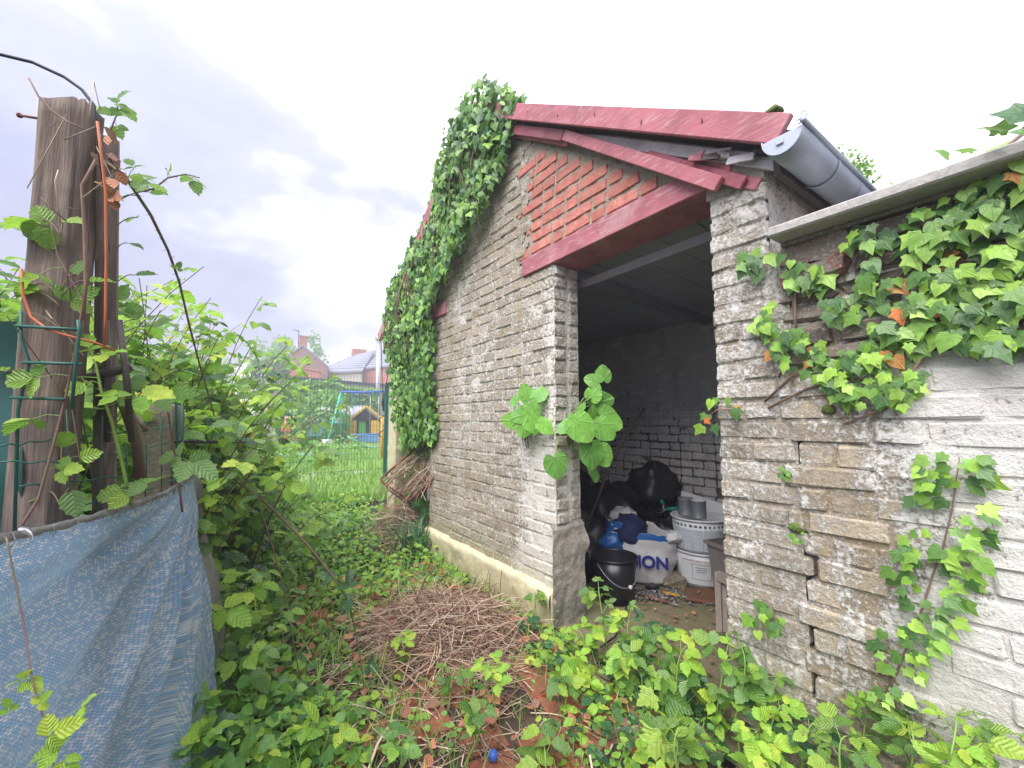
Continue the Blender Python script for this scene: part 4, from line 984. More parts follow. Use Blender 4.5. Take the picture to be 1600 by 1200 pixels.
M_WHITER = simple('white render', (.68, .66, .62), .9, .1)
M_STL = simple('bright flue', (.55, .57, .60), .35, .1, 20, 0, .7)
M_SWG = simple('turquoise tube', (.08, .48, .33), .4, .1); M_SWB = simple('blue tube', (.05, .12, .48), .4, .1)
M_PYEL = simple('yellow playhouse plastic', (.62, .36, .04), .5, .15); M_PBLU = simple('light blue plastic', (.14, .33, .62), .45, .15)
M_PROOF = simple('lilac grey playhouse roof', (.40, .40, .47), .6, .1); M_PGRN = simple('green plastic', (.08, .42, .06), .5, .15)
M_DARKIN = simple('dark interior', (.03, .025, .03), .9, .1)
M_PINE = simple('pale orange pine', (.52, .30, .17), .7, .2)
M_ORNG = simple('orange panel', (.60, .20, .08), .6, .15)
M_PAVE = simple('pale paving', (.48, .42, .40), .9, .15, 6, .2)
M_TURQ = simple('pale turquoise plastic', (.20, .55, .50), .5, .1); M_SKYB = simple('sky blue sheet', (.25, .45, .66), .5, .1)
M_GPOST = simple('dark green post', (.012, .10, .075), .5, .15)

# welded mesh fence across the garden
YF = 7.9
mf = thing('garden_fence', 'green welded wire mesh fence crossing the garden beyond the shed', 'fence', (1.0, YF, 0))
MB().box((2.60, YF, .95), (.06, .06, 1.95)).put('post', M_GPOST, mf); MB().box((.0, YF, .95), (.06, .06, 1.95)).put('post', M_GPOST, mf)
nv = 0
for k in range(58):
    x = -.6 + k * .055
    MB().tube([(x, YF, .05), (x, YF, 1.96), (x - .0, YF - .025, 2.02)], .0028, 4, False).put('wire', M_GPOST, mf)
for z in (.1, .3, .5, .7, .9, 1.1, 1.3, 1.5, 1.7, 1.9): MB().tube([(-.6, YF - .004, z), (2.62, YF - .004, z)], .0028, 4, False).put('cross_wire', M_GPOST, mf)

# garden back wall
gb = thing('back_garden_wall', 'cream rendered wall with dark coping behind the climbing hedge', 'wall', spot(500, 690, 27))
a, b = spot(418, 588, 24), spot(640, 612, 33)
def wall_pl(a, b, z1, th, name, mat, par):
    return MB().plank(Vector((a.x, a.y, z1 / 2)), Vector((b.x, b.y, z1 / 2)), z1, th).put(name, mat, par)
z1 = 3.7
wall_pl(a, b, z1, .3, 'wall', M_BSTUCCO, gb)
MB().plank(Vector((a.x, a.y, z1 + .08)), Vector((b.x, b.y, z1 + .08)), .16, .5).put('coping', M_TAR, gb)
rh = random.Random(77)
hedge_i, hedge_i2 = [], []
for k in range(5200):
    u = rh.random(); px = 432 + u * 160; base = spot(px, 657, 22.6 + 5.2 * u)
    top = 3.55 - .35 * abs(u - .45) * 2 - (.9 if u < .05 else 0) + .25 * mnoise.noise(Vector((u * 9, 1, 0)))
    z = rh.uniform(.5, top); bulge = .5 * math.sin(math.pi * min(1, z / top)) * (.7 + .6 * mnoise.noise(Vector((u * 12, z * 1.3, 2))))
    d = base.copy(); d.z = 0; P = Vector((base.x, base.y, z)) - d.normalized() * (bulge + rh.uniform(-.1, .12))
    hedge_i.append((P, orient(rvec(rh) + Vector((0, 0, -.5)), Vector((-.5, -.8, .55)) + rvec(rh, .45)), rh.uniform(.16, .30)))
OV_S = [ovate(4, .36, 0, seed=i, fold=.2, curl=.3) for i in range(3)]
hg = thing('climbing_hedge', 'bright green hedge smothering the cream garden wall behind the swing', 'hedge', spot(520, 690, 23))
leaves(hg, OV_S, M_HEDGE, hedge_i, 40, 'leaf')
def bush(name, label, cat, c, r, n, mat, seed, ls, group=None, lim=0):
    rr = random.Random(seed); it = []
    for k in range(n):
        d = rvec(rr).normalized(); q = rr.uniform(.65, 1.0) * (1 + .3 * mnoise.noise(d * 2 + Vector((seed, 0, 0))))
        P = Vector(c) + Vector((d.x * r[0], d.y * r[1], d.z * r[2])) * q
        if P.z < .02: continue
        it.append((P, orient(rvec(rr) + Vector((0, 0, -.3)), d + rvec(rr, .5) + Vector((0, 0, .4))), ls * rr.uniform(.7, 1.3)))
    t = thing(name, label, cat, (c[0], c[1], 0), group); leaves(t, OV_S, mat, it, lim); return t
c = spot(505, 630, 21); bush('rounded_shrub', 'lighter rounded shrub swelling in front of the hedge left of the swing', 'shrub', (c.x, c.y, 1.3), (1.4, 1.2, 1.5), 1500, M_HERB, 5, .2, None, 10)

# houses
def house(name, label, apexpx, lpx, rpx, d, wall, roof, h_eave, depth=7, chim=True, dirv=None):
    A, Lp, Rp = spot(*apexpx, d), spot(*lpx, d), spot(*rpx, d); t = thing(name, label, 'house', (A.x, A.y, 0))
    back = Vector((A.x, A.y, 0)).normalized() * depth if dirv is None else dirv
    V = [Vector((Lp.x, Lp.y, 0)), Vector((Rp.x, Rp.y, 0)), Rp, A, Lp]; V = V + [v + back for v in V]
    put('wall', mesh_from('wall', [v - WL[t.name] for v in V], [(0, 1, 2, 3, 4), (9, 8, 7, 6, 5), (1, 6, 7, 2), (0, 4, 9, 5)], wall, smooth=False), t, WL[t.name])
    up = Vector((0, 0, .12)); f = -back.normalized() * .15
    for p, nm in ((Lp, 'roof_slope'), (Rp, 'roof_slope')):
        e = p + (p - A) * .05
        V = [A + up + f, e + up * .6 + f, e + up * .6 + back, A + up + back]; V = V + [v - Vector((0, 0, .14)) for v in V]
        put(nm, mesh_from(nm, [v - WL[t.name] for v in V], [(0, 1, 2, 3), (7, 6, 5, 4), (0, 4, 5, 1), (1, 5, 6, 2), (2, 6, 7, 3), (3, 7, 4, 0)], roof, smooth=False), t, WL[t.name])
    if chim:
        c = A + back * .12; MB().box((c.x, c.y, A.z + .35), (.75, .75, 1.5), None, .01).put('chimney', M_BRR, t); MB().box((c.x, c.y, A.z + 1.14), (.9, .9, .14), None, .01).put('chimney_cap', M_BRR, t)
    return t
h1 = house('gable_house', 'brown brick gable house with red chimney beyond the garden wall', (473, 540), (418, 580), (512, 572), 46, M_BRWN, M_ROOFG, 4)
def roofed(name, label, eL, eR, rR, rL, de, dr, wall, roof):
    P = [spot(*eL, de), spot(*eR, de), spot(*rR, dr), spot(*rL, dr)]; t = thing(name, label, 'house', (P[0].x, P[0].y, 0)); b = WL[t.name]
    back = Vector((P[0].x, P[0].y, 0)).normalized() * 9
    V = [Vector((P[0].x, P[0].y, 0)), Vector((P[1].x, P[1].y, 0)), P[1], P[0]]; V = V + [v + back for v in V]
    put('wall', mesh_from('wall', [v - b for v in V], [(0, 1, 2, 3), (7, 6, 5, 4), (0, 3, 7, 4), (1, 5, 6, 2)], wall, smooth=False), t, b)
    o = -back.normalized() * .3 + Vector((0, 0, -.1)); Q = [P[0] + o, P[1] + o, P[2], P[3]]; Q = Q + [q + Vector((0, 0, .2)) for q in Q]; E_ = [P[0] + back, P[1] + back]
    V = Q + [E_[0], E_[1]]
    put('roof', mesh_from('roof', [v - b for v in V], [(0, 3, 2, 1), (4, 5, 6, 7), (0, 1, 5, 4), (1, 2, 6, 5), (0, 4, 7, 3), (7, 6, 9, 8), (5, 9, 6), (4, 7, 8)], roof, smooth=False), t, b)
    for k in range(1, 9):
        u = k / 9; A_, B_ = Q[4].lerp(Q[7], u), Q[5].lerp(Q[6], u); MB().tube([A_ + Vector((0, 0, .03)), B_ + Vector((0, 0, .03))], .05, 4).put('tile_row', roof, t)
    return t
h2 = roofed('slate_house', 'long grey roofed house with small red chimney right of the brown gable', (541, 579), (680, 564), (680, 538), (578, 550), 48, 53, M_BRR, M_ROOFG)
c = spot(561, 553, 52); MB().box((c.x, c.y, c.z), (1.6, .9, 1.1), None, .01).put('chimney', M_BRR, h2)
h4 = roofed('low_roof_house', 'low blue grey roof between the brown gable and the long roof', (492, 583), (566, 580), (585, 551), (556, 556), 47, 51, M_BSTUCCO, M_ROOFG)
h3 = house('white_house', 'small white rendered house half hidden by bramble leaves at left', (392, 556), (366, 572), (421, 574), 44, M_WHITER, M_ROOFG, 4, 7, False)
e1 = house('lean_to_shed', 'small red roofed lean-to under the brown gable', (446, 571), (440, 580), (500, 580), 40, M_BRR, M_ROOFR, 3, 3, False)
fl = thing('flue_pipe', 'shiny metal flue pipe standing beside the ivy covered corner', 'pipe', spot(590, 600, 30)); c = spot(590, 600, 30)
MB().tube([(c.x, c.y, 0), (c.x, c.y, spot(590, 533, 30).z)], .16, 12).put('pipe', M_STL, fl); MB().tube([(c.x, c.y, spot(590, 531, 30).z), (c.x, c.y, spot(590, 524, 30).z)], .24, 12).put('cowl', M_STL, fl)
an = thing('roof_aerial', 'thin television aerial above the brown gable house', 'aerial', spot(466, 540, 46)); c = spot(466, 545, 46)
MB().tube([c, spot(467, 517, 46)], .05, 5).put('mast', M_TAR, an); MB().tube([spot(458, 515, 46), spot(468, 518, 46)], .06, 5).put('boom', M_TAR, an)
def tree(name, label, px, top, d, w, n, seed, mat, group=None):
    rr = random.Random(seed); c = spot(px, 657, d); H = spot(px, top, d).z; t = thing(name, label, 'tree', (c.x, c.y, 0), group)
    mb = MB().tube([(c.x, c.y, 0), (c.x + .1, c.y, H * .4), (c.x - .1, c.y, H * .8)], [.22, .16, .06], 7)
    for k in range(6):
        a = rr.uniform(0, 6.3); z = H * rr.uniform(.4, .7); mb.tube([(c.x, c.y, z), (c.x + math.cos(a) * w * .5, c.y + math.sin(a) * w * .5, z + H * .15), (c.x + math.cos(a) * w * .8, c.y + math.sin(a) * w * .8, z + H * .22)], [.09, .06, .02], 5)
    mb.put('trunk', M_DARKW, t); it = []
    cl = [(Vector((rr.gauss(0, w * .45), rr.gauss(0, w * .45), H * rr.uniform(.5, .97))), rr.uniform(.5, 1.0) * w * .34) for _ in range(18)]
    for k in range(n):
        q, r_ = rr.choice(cl); d_ = rvec(rr).normalized(); P = Vector((c.x, c.y, 0)) + q + d_ * r_ * rr.uniform(.5, 1)
        if P.z > H * 1.03: continue
        it.append((P, orient(rvec(rr) + Vector((0, 0, -.3)), d_ + rvec(rr, .5) + Vector((0, 0, .5))), rr.uniform(.3, .55)))
    base = WL[t.name]; put('crown', scatter_mesh('crown', OV_S, mat, [(p - base, r, s) for p, r, s in it]), t, base, kind='stuff')
tree('garden_tree', 'soft green tree rising behind the brown gable house', 440, 520, 60, 4.2, 1500, 3, M_HEDGE)
tree('garden_tree', 'leafy tree at the left, between white house and brambles', 408, 546, 36, 1.8, 900, 4, M_HERB)
for i, (px, top, d, w, lab) in enumerate(((300, 560, 50, 5, 'distant tree hidden behind the bramble thicket, nearer the post'), (-250, 480, 60, 7, 'distant tree far to the left of the post'), (180, 545, 65, 7, 'distant tree glimpsed right of the tall post'))):
    tree('distant_tree', lab, px, top, d, w, 900, 20 + i, M_HEDGE)

# swing, playhouse and toys
D0_ = 20.0
sw = thing('garden_swing', 'turquoise and blue tubular garden swing frame', 'swing', spot(550, 690, D0_))
tl, tr = spot(533, 612, D0_), spot(606, 611, D0_ + 1.2)
MB().tube([tl, tl.lerp(tr, .5) + Vector((0, 0, -.05)), tr], .055, 8).put('top_bar', M_SWB, sw)
for e, ds in ((tl, (-.95, .95)), (tr, (-.95, .95))):
    for q in ds:
        f = Vector((.5, .82, 0)) * q + Vector((-.25 * (1 if e is tl else -1), 0, 0)); MB().tube([e, Vector((e.x + f.x, e.y + f.y, .02))], .045, 8).put('leg', M_SWG, sw)
MB().tube([tl + Vector((-.55, -.55, -1.5)), tl + Vector((.30, .6, -1.5))], .03, 6).put('brace', M_SWG, sw)
for t in (.28, .45, .62, .8):
    p = tl.lerp(tr, t); MB().tube([p, (p.x, p.y, .55)], .012, 5).put('rope', M_SWB if t < .5 else M_STL, sw); MB().box((p.x, p.y, p.z - .12), (.10, .10, .22), None, .02).put('bracket', M_SWB, sw)
MB().box((*tl.lerp(tr, .36).xy, .52), (.55, .25, .05), Matrix.Rotation(.3, 3, 'Z'), .01).put('seat', M_PBLU, sw)
MB().box((*tl.lerp(tr, .71).xy, .52), (.45, .25, .05), Matrix.Rotation(.3, 3, 'Z'), .01).put('seat', M_SWB, sw)
pg = spot(567, 690, 22.5); pg.z = .05; ph = thing('playhouse', 'yellow toy playhouse with lilac roof and green door behind the swing', 'playhouse', pg)
gx = Vector((.93, -.36, 0)); gd = Vector((-.62, .78, 0)).normalized()                  # gable face and ridge direction
def lp(a, b, c): return pg + gx * a + gd * b + Vector((0, 0, c))
def slab(pts, th, name, mat):
    n = (pts[1] - pts[0]).cross(pts[2] - pts[1]).normalized() * th; V = list(pts) + [p + n for p in pts]; k = len(pts)
    put(name, mesh_from(name, [v - pg for v in V], [tuple(range(k - 1, -1, -1)), tuple(range(k, 2 * k))] + [(i, (i + 1) % k, k + (i + 1) % k, k + i) for i in range(k)], mat, smooth=False), ph, pg)
slab([lp(-.85, 0, 0), lp(-.35, 0, 0), lp(-.35, 0, 1.15), lp(-.85, 0, 1.15)], .05, 'front_panel', M_PYEL); slab([lp(.40, 0, 0), lp(.85, 0, 0), lp(.85, 0, 1.15), lp(.40, 0, 1.15)], .05, 'front_panel', M_PYEL)
slab([lp(-.85, .3, 0), lp(.85, .3, 0), lp(.85, .3, 1.15), lp(-.85, .3, 1.15)], .05, 'porch_back', M_DARKIN); slab([lp(-.05, .22, .2), lp(.30, .22, .2), lp(.30, .22, 1.1), lp(-.05, .22, 1.1)], .03, 'door', M_PGRN)
slab([lp(-.85, .02, 1.15), lp(.85, .02, 1.15), lp(.0, .02, 1.82)], .04, 'gable', M_DARKIN); slab([lp(-.35, -.06, 0), lp(.75, -.06, 0), lp(.75, -.06, .45), lp(-.35, -.06, .45)], .04, 'skirt', M_PBLU)
slab([lp(-.85, 0, 0), lp(-.85, 2.6, 0), lp(-.85, 2.6, 1.15), lp(-.85, 0, 1.15)], .05, 'side_wall', M_PGRN)
slab([lp(-.90, .9, .5), lp(-.90, 1.5, .5), lp(-.90, 1.5, 1.0), lp(-.90, .9, 1.0)], .03, 'window', M_PYEL)
slab([lp(-1.1, -.15, 1.02), lp(-1.1, 2.8, 1.02), lp(0, 2.8, 1.95), lp(0, -.15, 1.95)], .05, 'roof', M_PROOF); slab([lp(1.1, -.15, 1.02), lp(0, -.15, 1.95), lp(0, 2.8, 1.95), lp(1.1, 2.8, 1.02)], .05, 'roof', M_PROOF)
for s in (-1, 1): MB().plank(lp(0, -.17, 1.93), lp(s * 1.08, -.17, 1.02), .12, .05).put('verge', M_PYEL, ph)
pn = thing('pine_climbing_frame', 'pale pine playground frame with orange panels left of the swing', 'frame', spot(470, 690, 21))
MB().tube([spot(445, 653, 21), spot(520, 652, 21)], .07, 6).put('beam', M_PINE, pn)
for px in (446, 482, 486, 519): MB().tube([spot(px, 653, 21), spot(px + 1, 688, 21)], .06, 6).put('post', M_PINE, pn)
for a in ((447, 668), (466, 667)): c = spot(*a, 21); MB().box(c, (.42, .1, .42), None, .03).put('panel', M_ORNG, pn)
c = spot(455, 685, 21); MB().box(c, (.9, .12, .25), None, .02).put('panel', M_ORNG, pn)
MB().plank(spot(500, 662, 19.5), spot(490, 682, 18.5), .03, .6, (0, 0, 1)).put('slide', M_GPOST, pn)
yp = thing('yellow_post', 'yellow post wound with dark wire beside the green fence post', 'post', spot(597, 718, 11)); MB().tube([spot(597, 720, 11), spot(597.5, 650, 11)], .045, 10).put('shaft', M_PYEL, yp)
MB().tube([spot(597 + 5 * math.sin(t * .9), 640 + t * 3.2, 10.9 + .1 * math.cos(t * .9)) for t in range(16)], .015, 5).put('wound_wire', M_DARKW, yp)
MB().tube([spot(603, 612, 11), spot(601, 630, 11), spot(602, 642, 11)], [.06, .09, .06], 8).put('wrapping', M_BLKC, yp)
def flat(name, label, cat, px, py, sx, sy, mat, rot=0, th=.06):
    c = on_z(px, py, .06); tag(MB().box((c.x, c.y, .06 + th / 2), (sx, sy, th), Matrix.Rotation(rot, 3, 'Z'), .02, .01).put(name, mat), label, cat)
flat('paddling_pool', 'pale blue plastic sheet lying on the lawn behind the fence', 'sheet', 478, 712, 2.6, 1.1, M_SKYB, -.4)
flat('blue_mat', 'small sky blue mat in front of the playhouse', 'mat', 582, 685, 2.0, 1.6, M_SKYB, .2)
flat('red_board', 'red brown board under the playhouse skirt', 'board', 588, 681, 1.6, .8, M_BRR, .2)
flat('pale_slab', 'pale stone paving showing in the grass beyond the fence', 'paving', 505, 745, 1.6, 1.1, M_PAVE, .4)
c = spot(563, 687, 15.5); sl = thing('turquoise_slide', 'small turquoise plastic slide end in the grass', 'slide', (c.x, c.y, 0)); relief('chute', M_TURQ, 10, 6, lambda u, v: Vector((c.x - .4 + u * 1.0, c.y + (v - .5) * .4, .55 - .45 * math.sin(u * 1.7) + .1 * (abs(v - .5) * 2) ** 2)), None, sl).modifiers.new('s', 'SOLIDIFY').thickness = .02
tag(MB().box(spot(512, 690, 16), (.35, .25, .2), None, .05, .03).put('white_stone', M_WHITER), 'small white lump in the weeds below the swing', 'stone')
rg2 = random.Random(4); gi = []
GB = [([(-.05, 0, 0), (.05, 0, 0), (-.04, .5, .02), (.04, .5, .02), (0, 1, -.12)], [(.45, 0), (.55, 0), (.45, .5), (.55, .5), (.5, 1)], [(0, 1, 3, 2), (2, 3, 4)])]
for k in range(5200):
    y = 6.2 + rg2.random() ** 1.6 * 14; x = rg2.uniform(-.8, 3.8) + (y - 7) * .13
    if mnoise.noise(Vector((x * .5, y * .5, 4))) < -.18: continue
    for q in range(3):
        gi.append(((x + rg2.gauss(0, .05), y + rg2.gauss(0, .05), .03), orient(Vector((rg2.gauss(0, .4), rg2.gauss(0, .4), 1)), Vector((rg2.gauss(0, .6), -1, .2))), rg2.uniform(.10, .32)))
put('grass', scatter_mesh('grass', GB, M_GRASS, gi), None, kind='stuff')
wi = []
for k in range(3000):
    y = 8.4 + rg2.random() * 9; x = .6 + rg2.uniform(-1.4, 1.7) + (y - 7) * .22
    q = mnoise.noise(Vector((x * .45, y * .35, 9)))
    if q < .05: continue
    wi.append(((x, y, rg2.uniform(.05, .25 + .7 * q)), orient(rvec(rg2), Vector((0, 0, 1)) + rvec(rg2, .5)), rg2.uniform(.06, .13)))
put('weeds', scatter_mesh('weeds', OV_S, M_HERB, wi), None, kind='stuff')

# ------------------------------------------------------------------ planting close by
BR = [ovate(9, .36, .05, seed=i, fold=.28 + .06 * (i % 3), curl=.30 + .1 * (i % 2), wav=.03) for i in range(5)]
BRS = [ovate(6, .36, .035, seed=i, fold=.25, curl=.32, wav=.02) for i in range(4)]
HB = [ovate(4, .40, .02, seed=i, fold=.2, curl=.3, wav=.02) for i in range(4)]
IV = [lobed(h, seed=i, fold=.16, curl=.28, wav=.03) for i, h in enumerate((IVY_HALF, IVY_HALF2, IVY_HALF3, IVY_HALF, IVY_HALF2))]
MP = [lobed(MAPLE_HALF, seed=i, fold=.14, curl=.35, wav=.03) for i in range(3)]
RD = [lobed(ROUND_HALF, seed=i, fold=.10, curl=.22, wav=.07, c=(0, .28)) for i in range(4)]
CAMP = Vector((0, 0, CAM_H))
def facing(p, r, up=.8, to=.45, rand=.3):
    return Vector((0, 0, up)) + (CAMP - Vector(p)).normalized() * to + rvec(r, rand)
def tri(items, p, d, size, r, up=.8, to=.45, rand=.25, n=3):
    """a bramble leaf: three leaflets on one stalk"""
    d = Vector(d).normalized(); nm = facing(p, r, up, to, rand).normalized(); s_ = d.cross(nm).normalized()
    p = Vector(p)
    items.append((p + d * size * .18, orient(d + Vector((0, 0, -.25)), nm + rvec(r, .12)), size))
    for q in ((-1, 1) if n == 3 else (1,) if n == 2 else ()):
        items.append((p, orient(d * .35 + s_ * q + Vector((0, 0, -.15)), nm + rvec(r, .18)), size * r.uniform(.72, .88)))
    if n == 5:
        for q in (-1, 1):
            items.append((p, orient(d * .75 + s_ * q * .8, nm + rvec(r, .15)), size * .9)); items.append((p - d * .01, orient(d * -.1 + s_ * q, nm + rvec(r, .15)), size * .7))

# ivy over the gable
ra = random.Random(101)
poly = [(2.36, 3.66), (2.10, 3.36), (2.24, 3.20), (2.37, 2.95), (2.62, 2.74), (3.12, 2.50), (3.44, 2.30), (3.52, 1.85), (3.46, 1.02), (4.20, .95), (4.50, 1.60), (4.82, 2.30), (4.66, 2.56), (3.98, 3.00), (3.52, 3.31), (3.12, 3.59), (2.82, 3.80), (2.6, 3.80)]
it = []
while len(it) < 5600:
    y, z = ra.uniform(2.05, 4.75), ra.uniform(.95, 3.9)
    if not inpoly((y, z), poly) or z > 3.80: continue
    if mnoise.noise(Vector((y * 3.2, z * 3.2, 1))) > .62: continue
    lump = .5 + .5 * mnoise.noise(Vector((y * 2.4, z * 2.4, 5)))
    x = 1.57 - .17 * lump * ra.random() ** .6
    if z < 2.1: x = 1.62 - .22 * lump * ra.random()
    if z > 3.5: x = ra.uniform(1.43, 1.85)
    p = Vector((x, y, z)); it.append((p, orient(Vector((ra.gauss(0, .25), ra.gauss(0, .45), -1)), Vector((-1, -.25, .55)) + rvec(ra, .42)), ra.uniform(.040, .078)))
for k in range(420):
    y = ra.uniform(2.35, 3.05); z = ra.uniform(3.25, 3.74) - .25 * abs(y - 2.72); p = Vector((ra.uniform(1.42, 1.54), y, z))
    it.append((p, orient(Vector((ra.gauss(0, .3), ra.gauss(0, .5), -1)), Vector((-1, -.25, .55)) + rvec(ra, .42)), ra.uniform(.045, .08)))
ri_ = thing('roof_ivy', 'thick green ivy climbing the gable slope and curtaining the far doorway', 'ivy', (1.55, 3.6, 0))
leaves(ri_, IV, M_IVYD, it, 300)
mb = MB()
for k in range(26):
    y = ra.uniform(2.5, 4.6); z = 2.17 + .70 * min(y - .6, 4.9 - y) * .95; mb.tube([(1.5, y, z), (1.5 + ra.uniform(-.05, .05), y + ra.uniform(-.1, .2), z - .3), (1.52, y + ra.uniform(-.1, .25), z - .3 - ra.uniform(.2, .9))], [.008, .006, .003], 5)
mb.put('stems', M_ISTEM, ri_, kind='stuff')
# dark backing growth in the far doorway
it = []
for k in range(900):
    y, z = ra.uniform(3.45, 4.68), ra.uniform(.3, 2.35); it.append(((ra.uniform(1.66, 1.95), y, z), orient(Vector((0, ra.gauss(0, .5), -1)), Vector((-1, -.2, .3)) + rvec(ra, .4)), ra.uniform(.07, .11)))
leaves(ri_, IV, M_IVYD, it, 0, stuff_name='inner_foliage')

# ivy on the garden wall
def wall_ivy(name, label, polys, seed, size, limit=300, X=XF, mat=None, paths=(), yellow=0, group=None, dn=1.0):
    r = random.Random(seed); it = []; ye = []
    for poly, n in polys:
        ys = [p[0] for p in poly]; zs = [p[1] for p in poly]; c = 0; tries = 0
        while c < n and tries < n * 60:
            tries += 1; y, z = r.uniform(min(ys), max(ys)), r.uniform(min(zs), max(zs))
            if not inpoly((y, z), poly): continue
            c += 1; p = Vector((X - .012 - .055 * r.random() ** 1.5, y, z))
            rec = (p, orient(Vector((-.15, r.gauss(0, .6), -1 * dn)), Vector((-1, -.12, .42)) + rvec(r, .28)), size * r.uniform(.6, 1.25))
            (ye if r.random() < yellow else it).append(rec)
    t = thing(name, label, 'ivy', (X, sum(p[0] for p in polys[0][0]) / len(polys[0][0]), 0), group)
    leaves(t, IV, mat or M_IVY, it, limit)
    if ye: leaves(t, IV, M_IVYO, ye, 40, 'turned_leaf')
    for pts in paths:
        q = [Vector((X - .008 - .01 * r.random(), y + r.gauss(0, .004), z + r.gauss(0, .004))) for y, z in pts]
        MB().tube(q, [.0035 * (1 - .6 * i / len(q)) + .001 for i in range(len(q))], 6).put('stem', M_ISTEM, t)
    return t, it
def yzs(*pp, X=1.6): return [tuple(on_x(a, b, X)[1:]) for a, b in pp]
wall_ivy('wall_ivy', 'broad mat of ivy spilling over the coping onto the right end of the wall',
    [(yzs((1420, 430), (1450, 330), (1520, 285), (1590, 230), (1700, 190), (1700, 560), (1600, 545), (1500, 540), (1430, 520)), 300), (yzs((1300, 380), (1340, 350), (1440, 330), (1430, 380), (1380, 400)), 22),
     (yzs((1340, 520), (1420, 470), (1450, 540), (1400, 570), (1330, 560)), 34), (yzs((1280, 470), (1330, 460), (1350, 500), (1300, 510)), 14), (yzs((1345, 410), (1425, 385), (1435, 470), (1355, 490)), 24), (yzs((1230, 300), (1232, 300), (1232, 301)), 0)], 5, .048, 300,
    paths=[yzs((1700, 420), (1560, 470), (1450, 520), (1380, 560), (1300, 600)), yzs((1700, 300), (1560, 330), (1450, 390), (1380, 450)), yzs((1600, 200), (1530, 260), (1470, 330), (1440, 400)), yzs((1430, 560), (1380, 640), (1310, 660))], yellow=.035)
wall_ivy('creeping_ivy', 'small leaved ivy band creeping low across the wall toward the shed corner',
    [(yzs((1190, 500), (1240, 510), (1290, 540), (1420, 555), (1450, 590), (1420, 632), (1300, 632), (1280, 590), (1200, 560)), 165)], 6, .037, 260,
    paths=[yzs((1190, 630), (1230, 590), (1270, 560), (1300, 545)), yzs((1195, 640), (1260, 605), (1330, 590), (1420, 600)), yzs((1215, 590), (1235, 540), (1240, 500), (1238, 440))], yellow=.015)
wall_ivy('corner_ivy', 'cluster of ivy leaves at the joint of pier and coping',
    [(yzs((1225, 390), (1285, 395), (1290, 450), (1230, 450)), 20), (yzs((1155, 385), (1200, 375), (1215, 410), (1165, 440)), 9), (yzs((1165, 485), (1205, 470), (1215, 505), (1175, 510)), 6)], 7, .05, 60, paths=[yzs((1240, 520), (1236, 470), (1250, 430), (1262, 400))])
wall_ivy('edge_ivy', 'tiny ivy sprig with orange leaf at the doorway edge of the pier',
    [(yzs((1097, 625), (1120, 620), (1122, 668), (1100, 672)), 7), (yzs((1125, 622), (1155, 622), (1155, 650), (1130, 645)), 5)], 8, .045, 20, paths=[yzs((1150, 640), (1120, 640), (1105, 650))], yellow=.12)
pth = yzs((1370, 1110), (1400, 1050), (1420, 1000), (1440, 950), (1455, 900), (1470, 860), (1485, 800), (1492, 750), (1497, 715))
rc = random.Random(15); col_items = []
t = thing('climbing_ivy', 'single column of ivy climbing the whitewashed wall at right', 'ivy', (XF, .3, 0))
MB().tube([Vector((XF - .012, y, z)) for y, z in pth], [.0032, .0032, .003, .0028, .0026, .0024, .002, .0016, .0012], 6).put('stem', M_ISTEM, t)
for k in range(135):
    q = rc.random(); f = q * (len(pth) - 1); i = min(int(f), len(pth) - 2); y = pth[i][0] + (pth[i + 1][0] - pth[i][0]) * (f - i); z = pth[i][1] + (pth[i + 1][1] - pth[i][1]) * (f - i)
    s = rc.choice((-1, 1)); w = rc.uniform(.0, .07) * (1.1 - .5 * abs(q - .6)); col_items.append((Vector((XF - .02 - .04 * rc.random(), y + s * w, z + rc.uniform(-.02, .02))), orient(Vector((-.1, s * .8, -.75)) + rvec(rc, .2), Vector((-1, -.1, .45)) + rvec(rc, .28)), rc.uniform(.024, .044) * (.8 + .4 * q)))
leaves(t, IV, M_IVY, col_items, 300)
wall_ivy('pier_foot_ivy', 'young ivy shoot clinging to the foot of the pier', [(yzs((1165, 940), (1215, 935), (1222, 985), (1180, 990)), 14)], 9, .045, 30, paths=[yzs((1195, 990), (1200, 960), (1192, 930))])
wall_ivy('crack_moss_fern', 'tiny weeds rooted in the crack between pier and wall', [(yzs((1230, 815), (1250, 815), (1258, 850), (1235, 850)), 8), (yzs((1216, 730), (1232, 728), (1232, 748), (1216, 748)), 6)], 10, .018, 20, mat=M_HERB)
for p, s in ((yzs((1226, 742))[0], .022), (yzs((1238, 826))[0], .034), (yzs((1290, 640))[0], .03)):
    blob('moss_clump', (XF - .004, *p), (s * .8, s * 1.2, s), M_MOSS, 3, .4, 4, parent=GW)
# plants on coping, gutter
it = []; r = random.Random(61)
for k in range(16):
    it.append((Vector((XF - .06 + r.uniform(-.1, .1), on_x(1600, 240, 1.6).y + r.uniform(-.1, .14), 1.88 + r.uniform(-.01, .05))), orient(Vector((-.4, r.gauss(0, .8), .3)), Vector((-.6, -.2, .8)) + rvec(r, .3)), r.uniform(.04, .07)))
t = thing('coping_ivy', 'reddish ivy tips lifting above the coping at the right edge', 'ivy', (XF, .1, 1.86)); leaves(t, IV, M_IVYD, it, 40)
gp = thing('gutter_weed', 'tuft of small weeds growing out of the zinc gutter', 'weed', (2.0, .5, 2.15)); it = []; mb = MB()
for k in range(46):
    x = r.gauss(2.02, .10); h = r.uniform(.03, .11); a = Vector((x, .53, 2.13)); b = a + Vector((r.gauss(0, .03), -.05 + r.gauss(0, .02), h)); mb.tube([a, b], .0016, 4)
    for q in range(6): it.append((a.lerp(b, .3 + q * .13), orient(rvec(r) + Vector((0, 0, .4)), rvec(r)), r.uniform(.010, .020)))
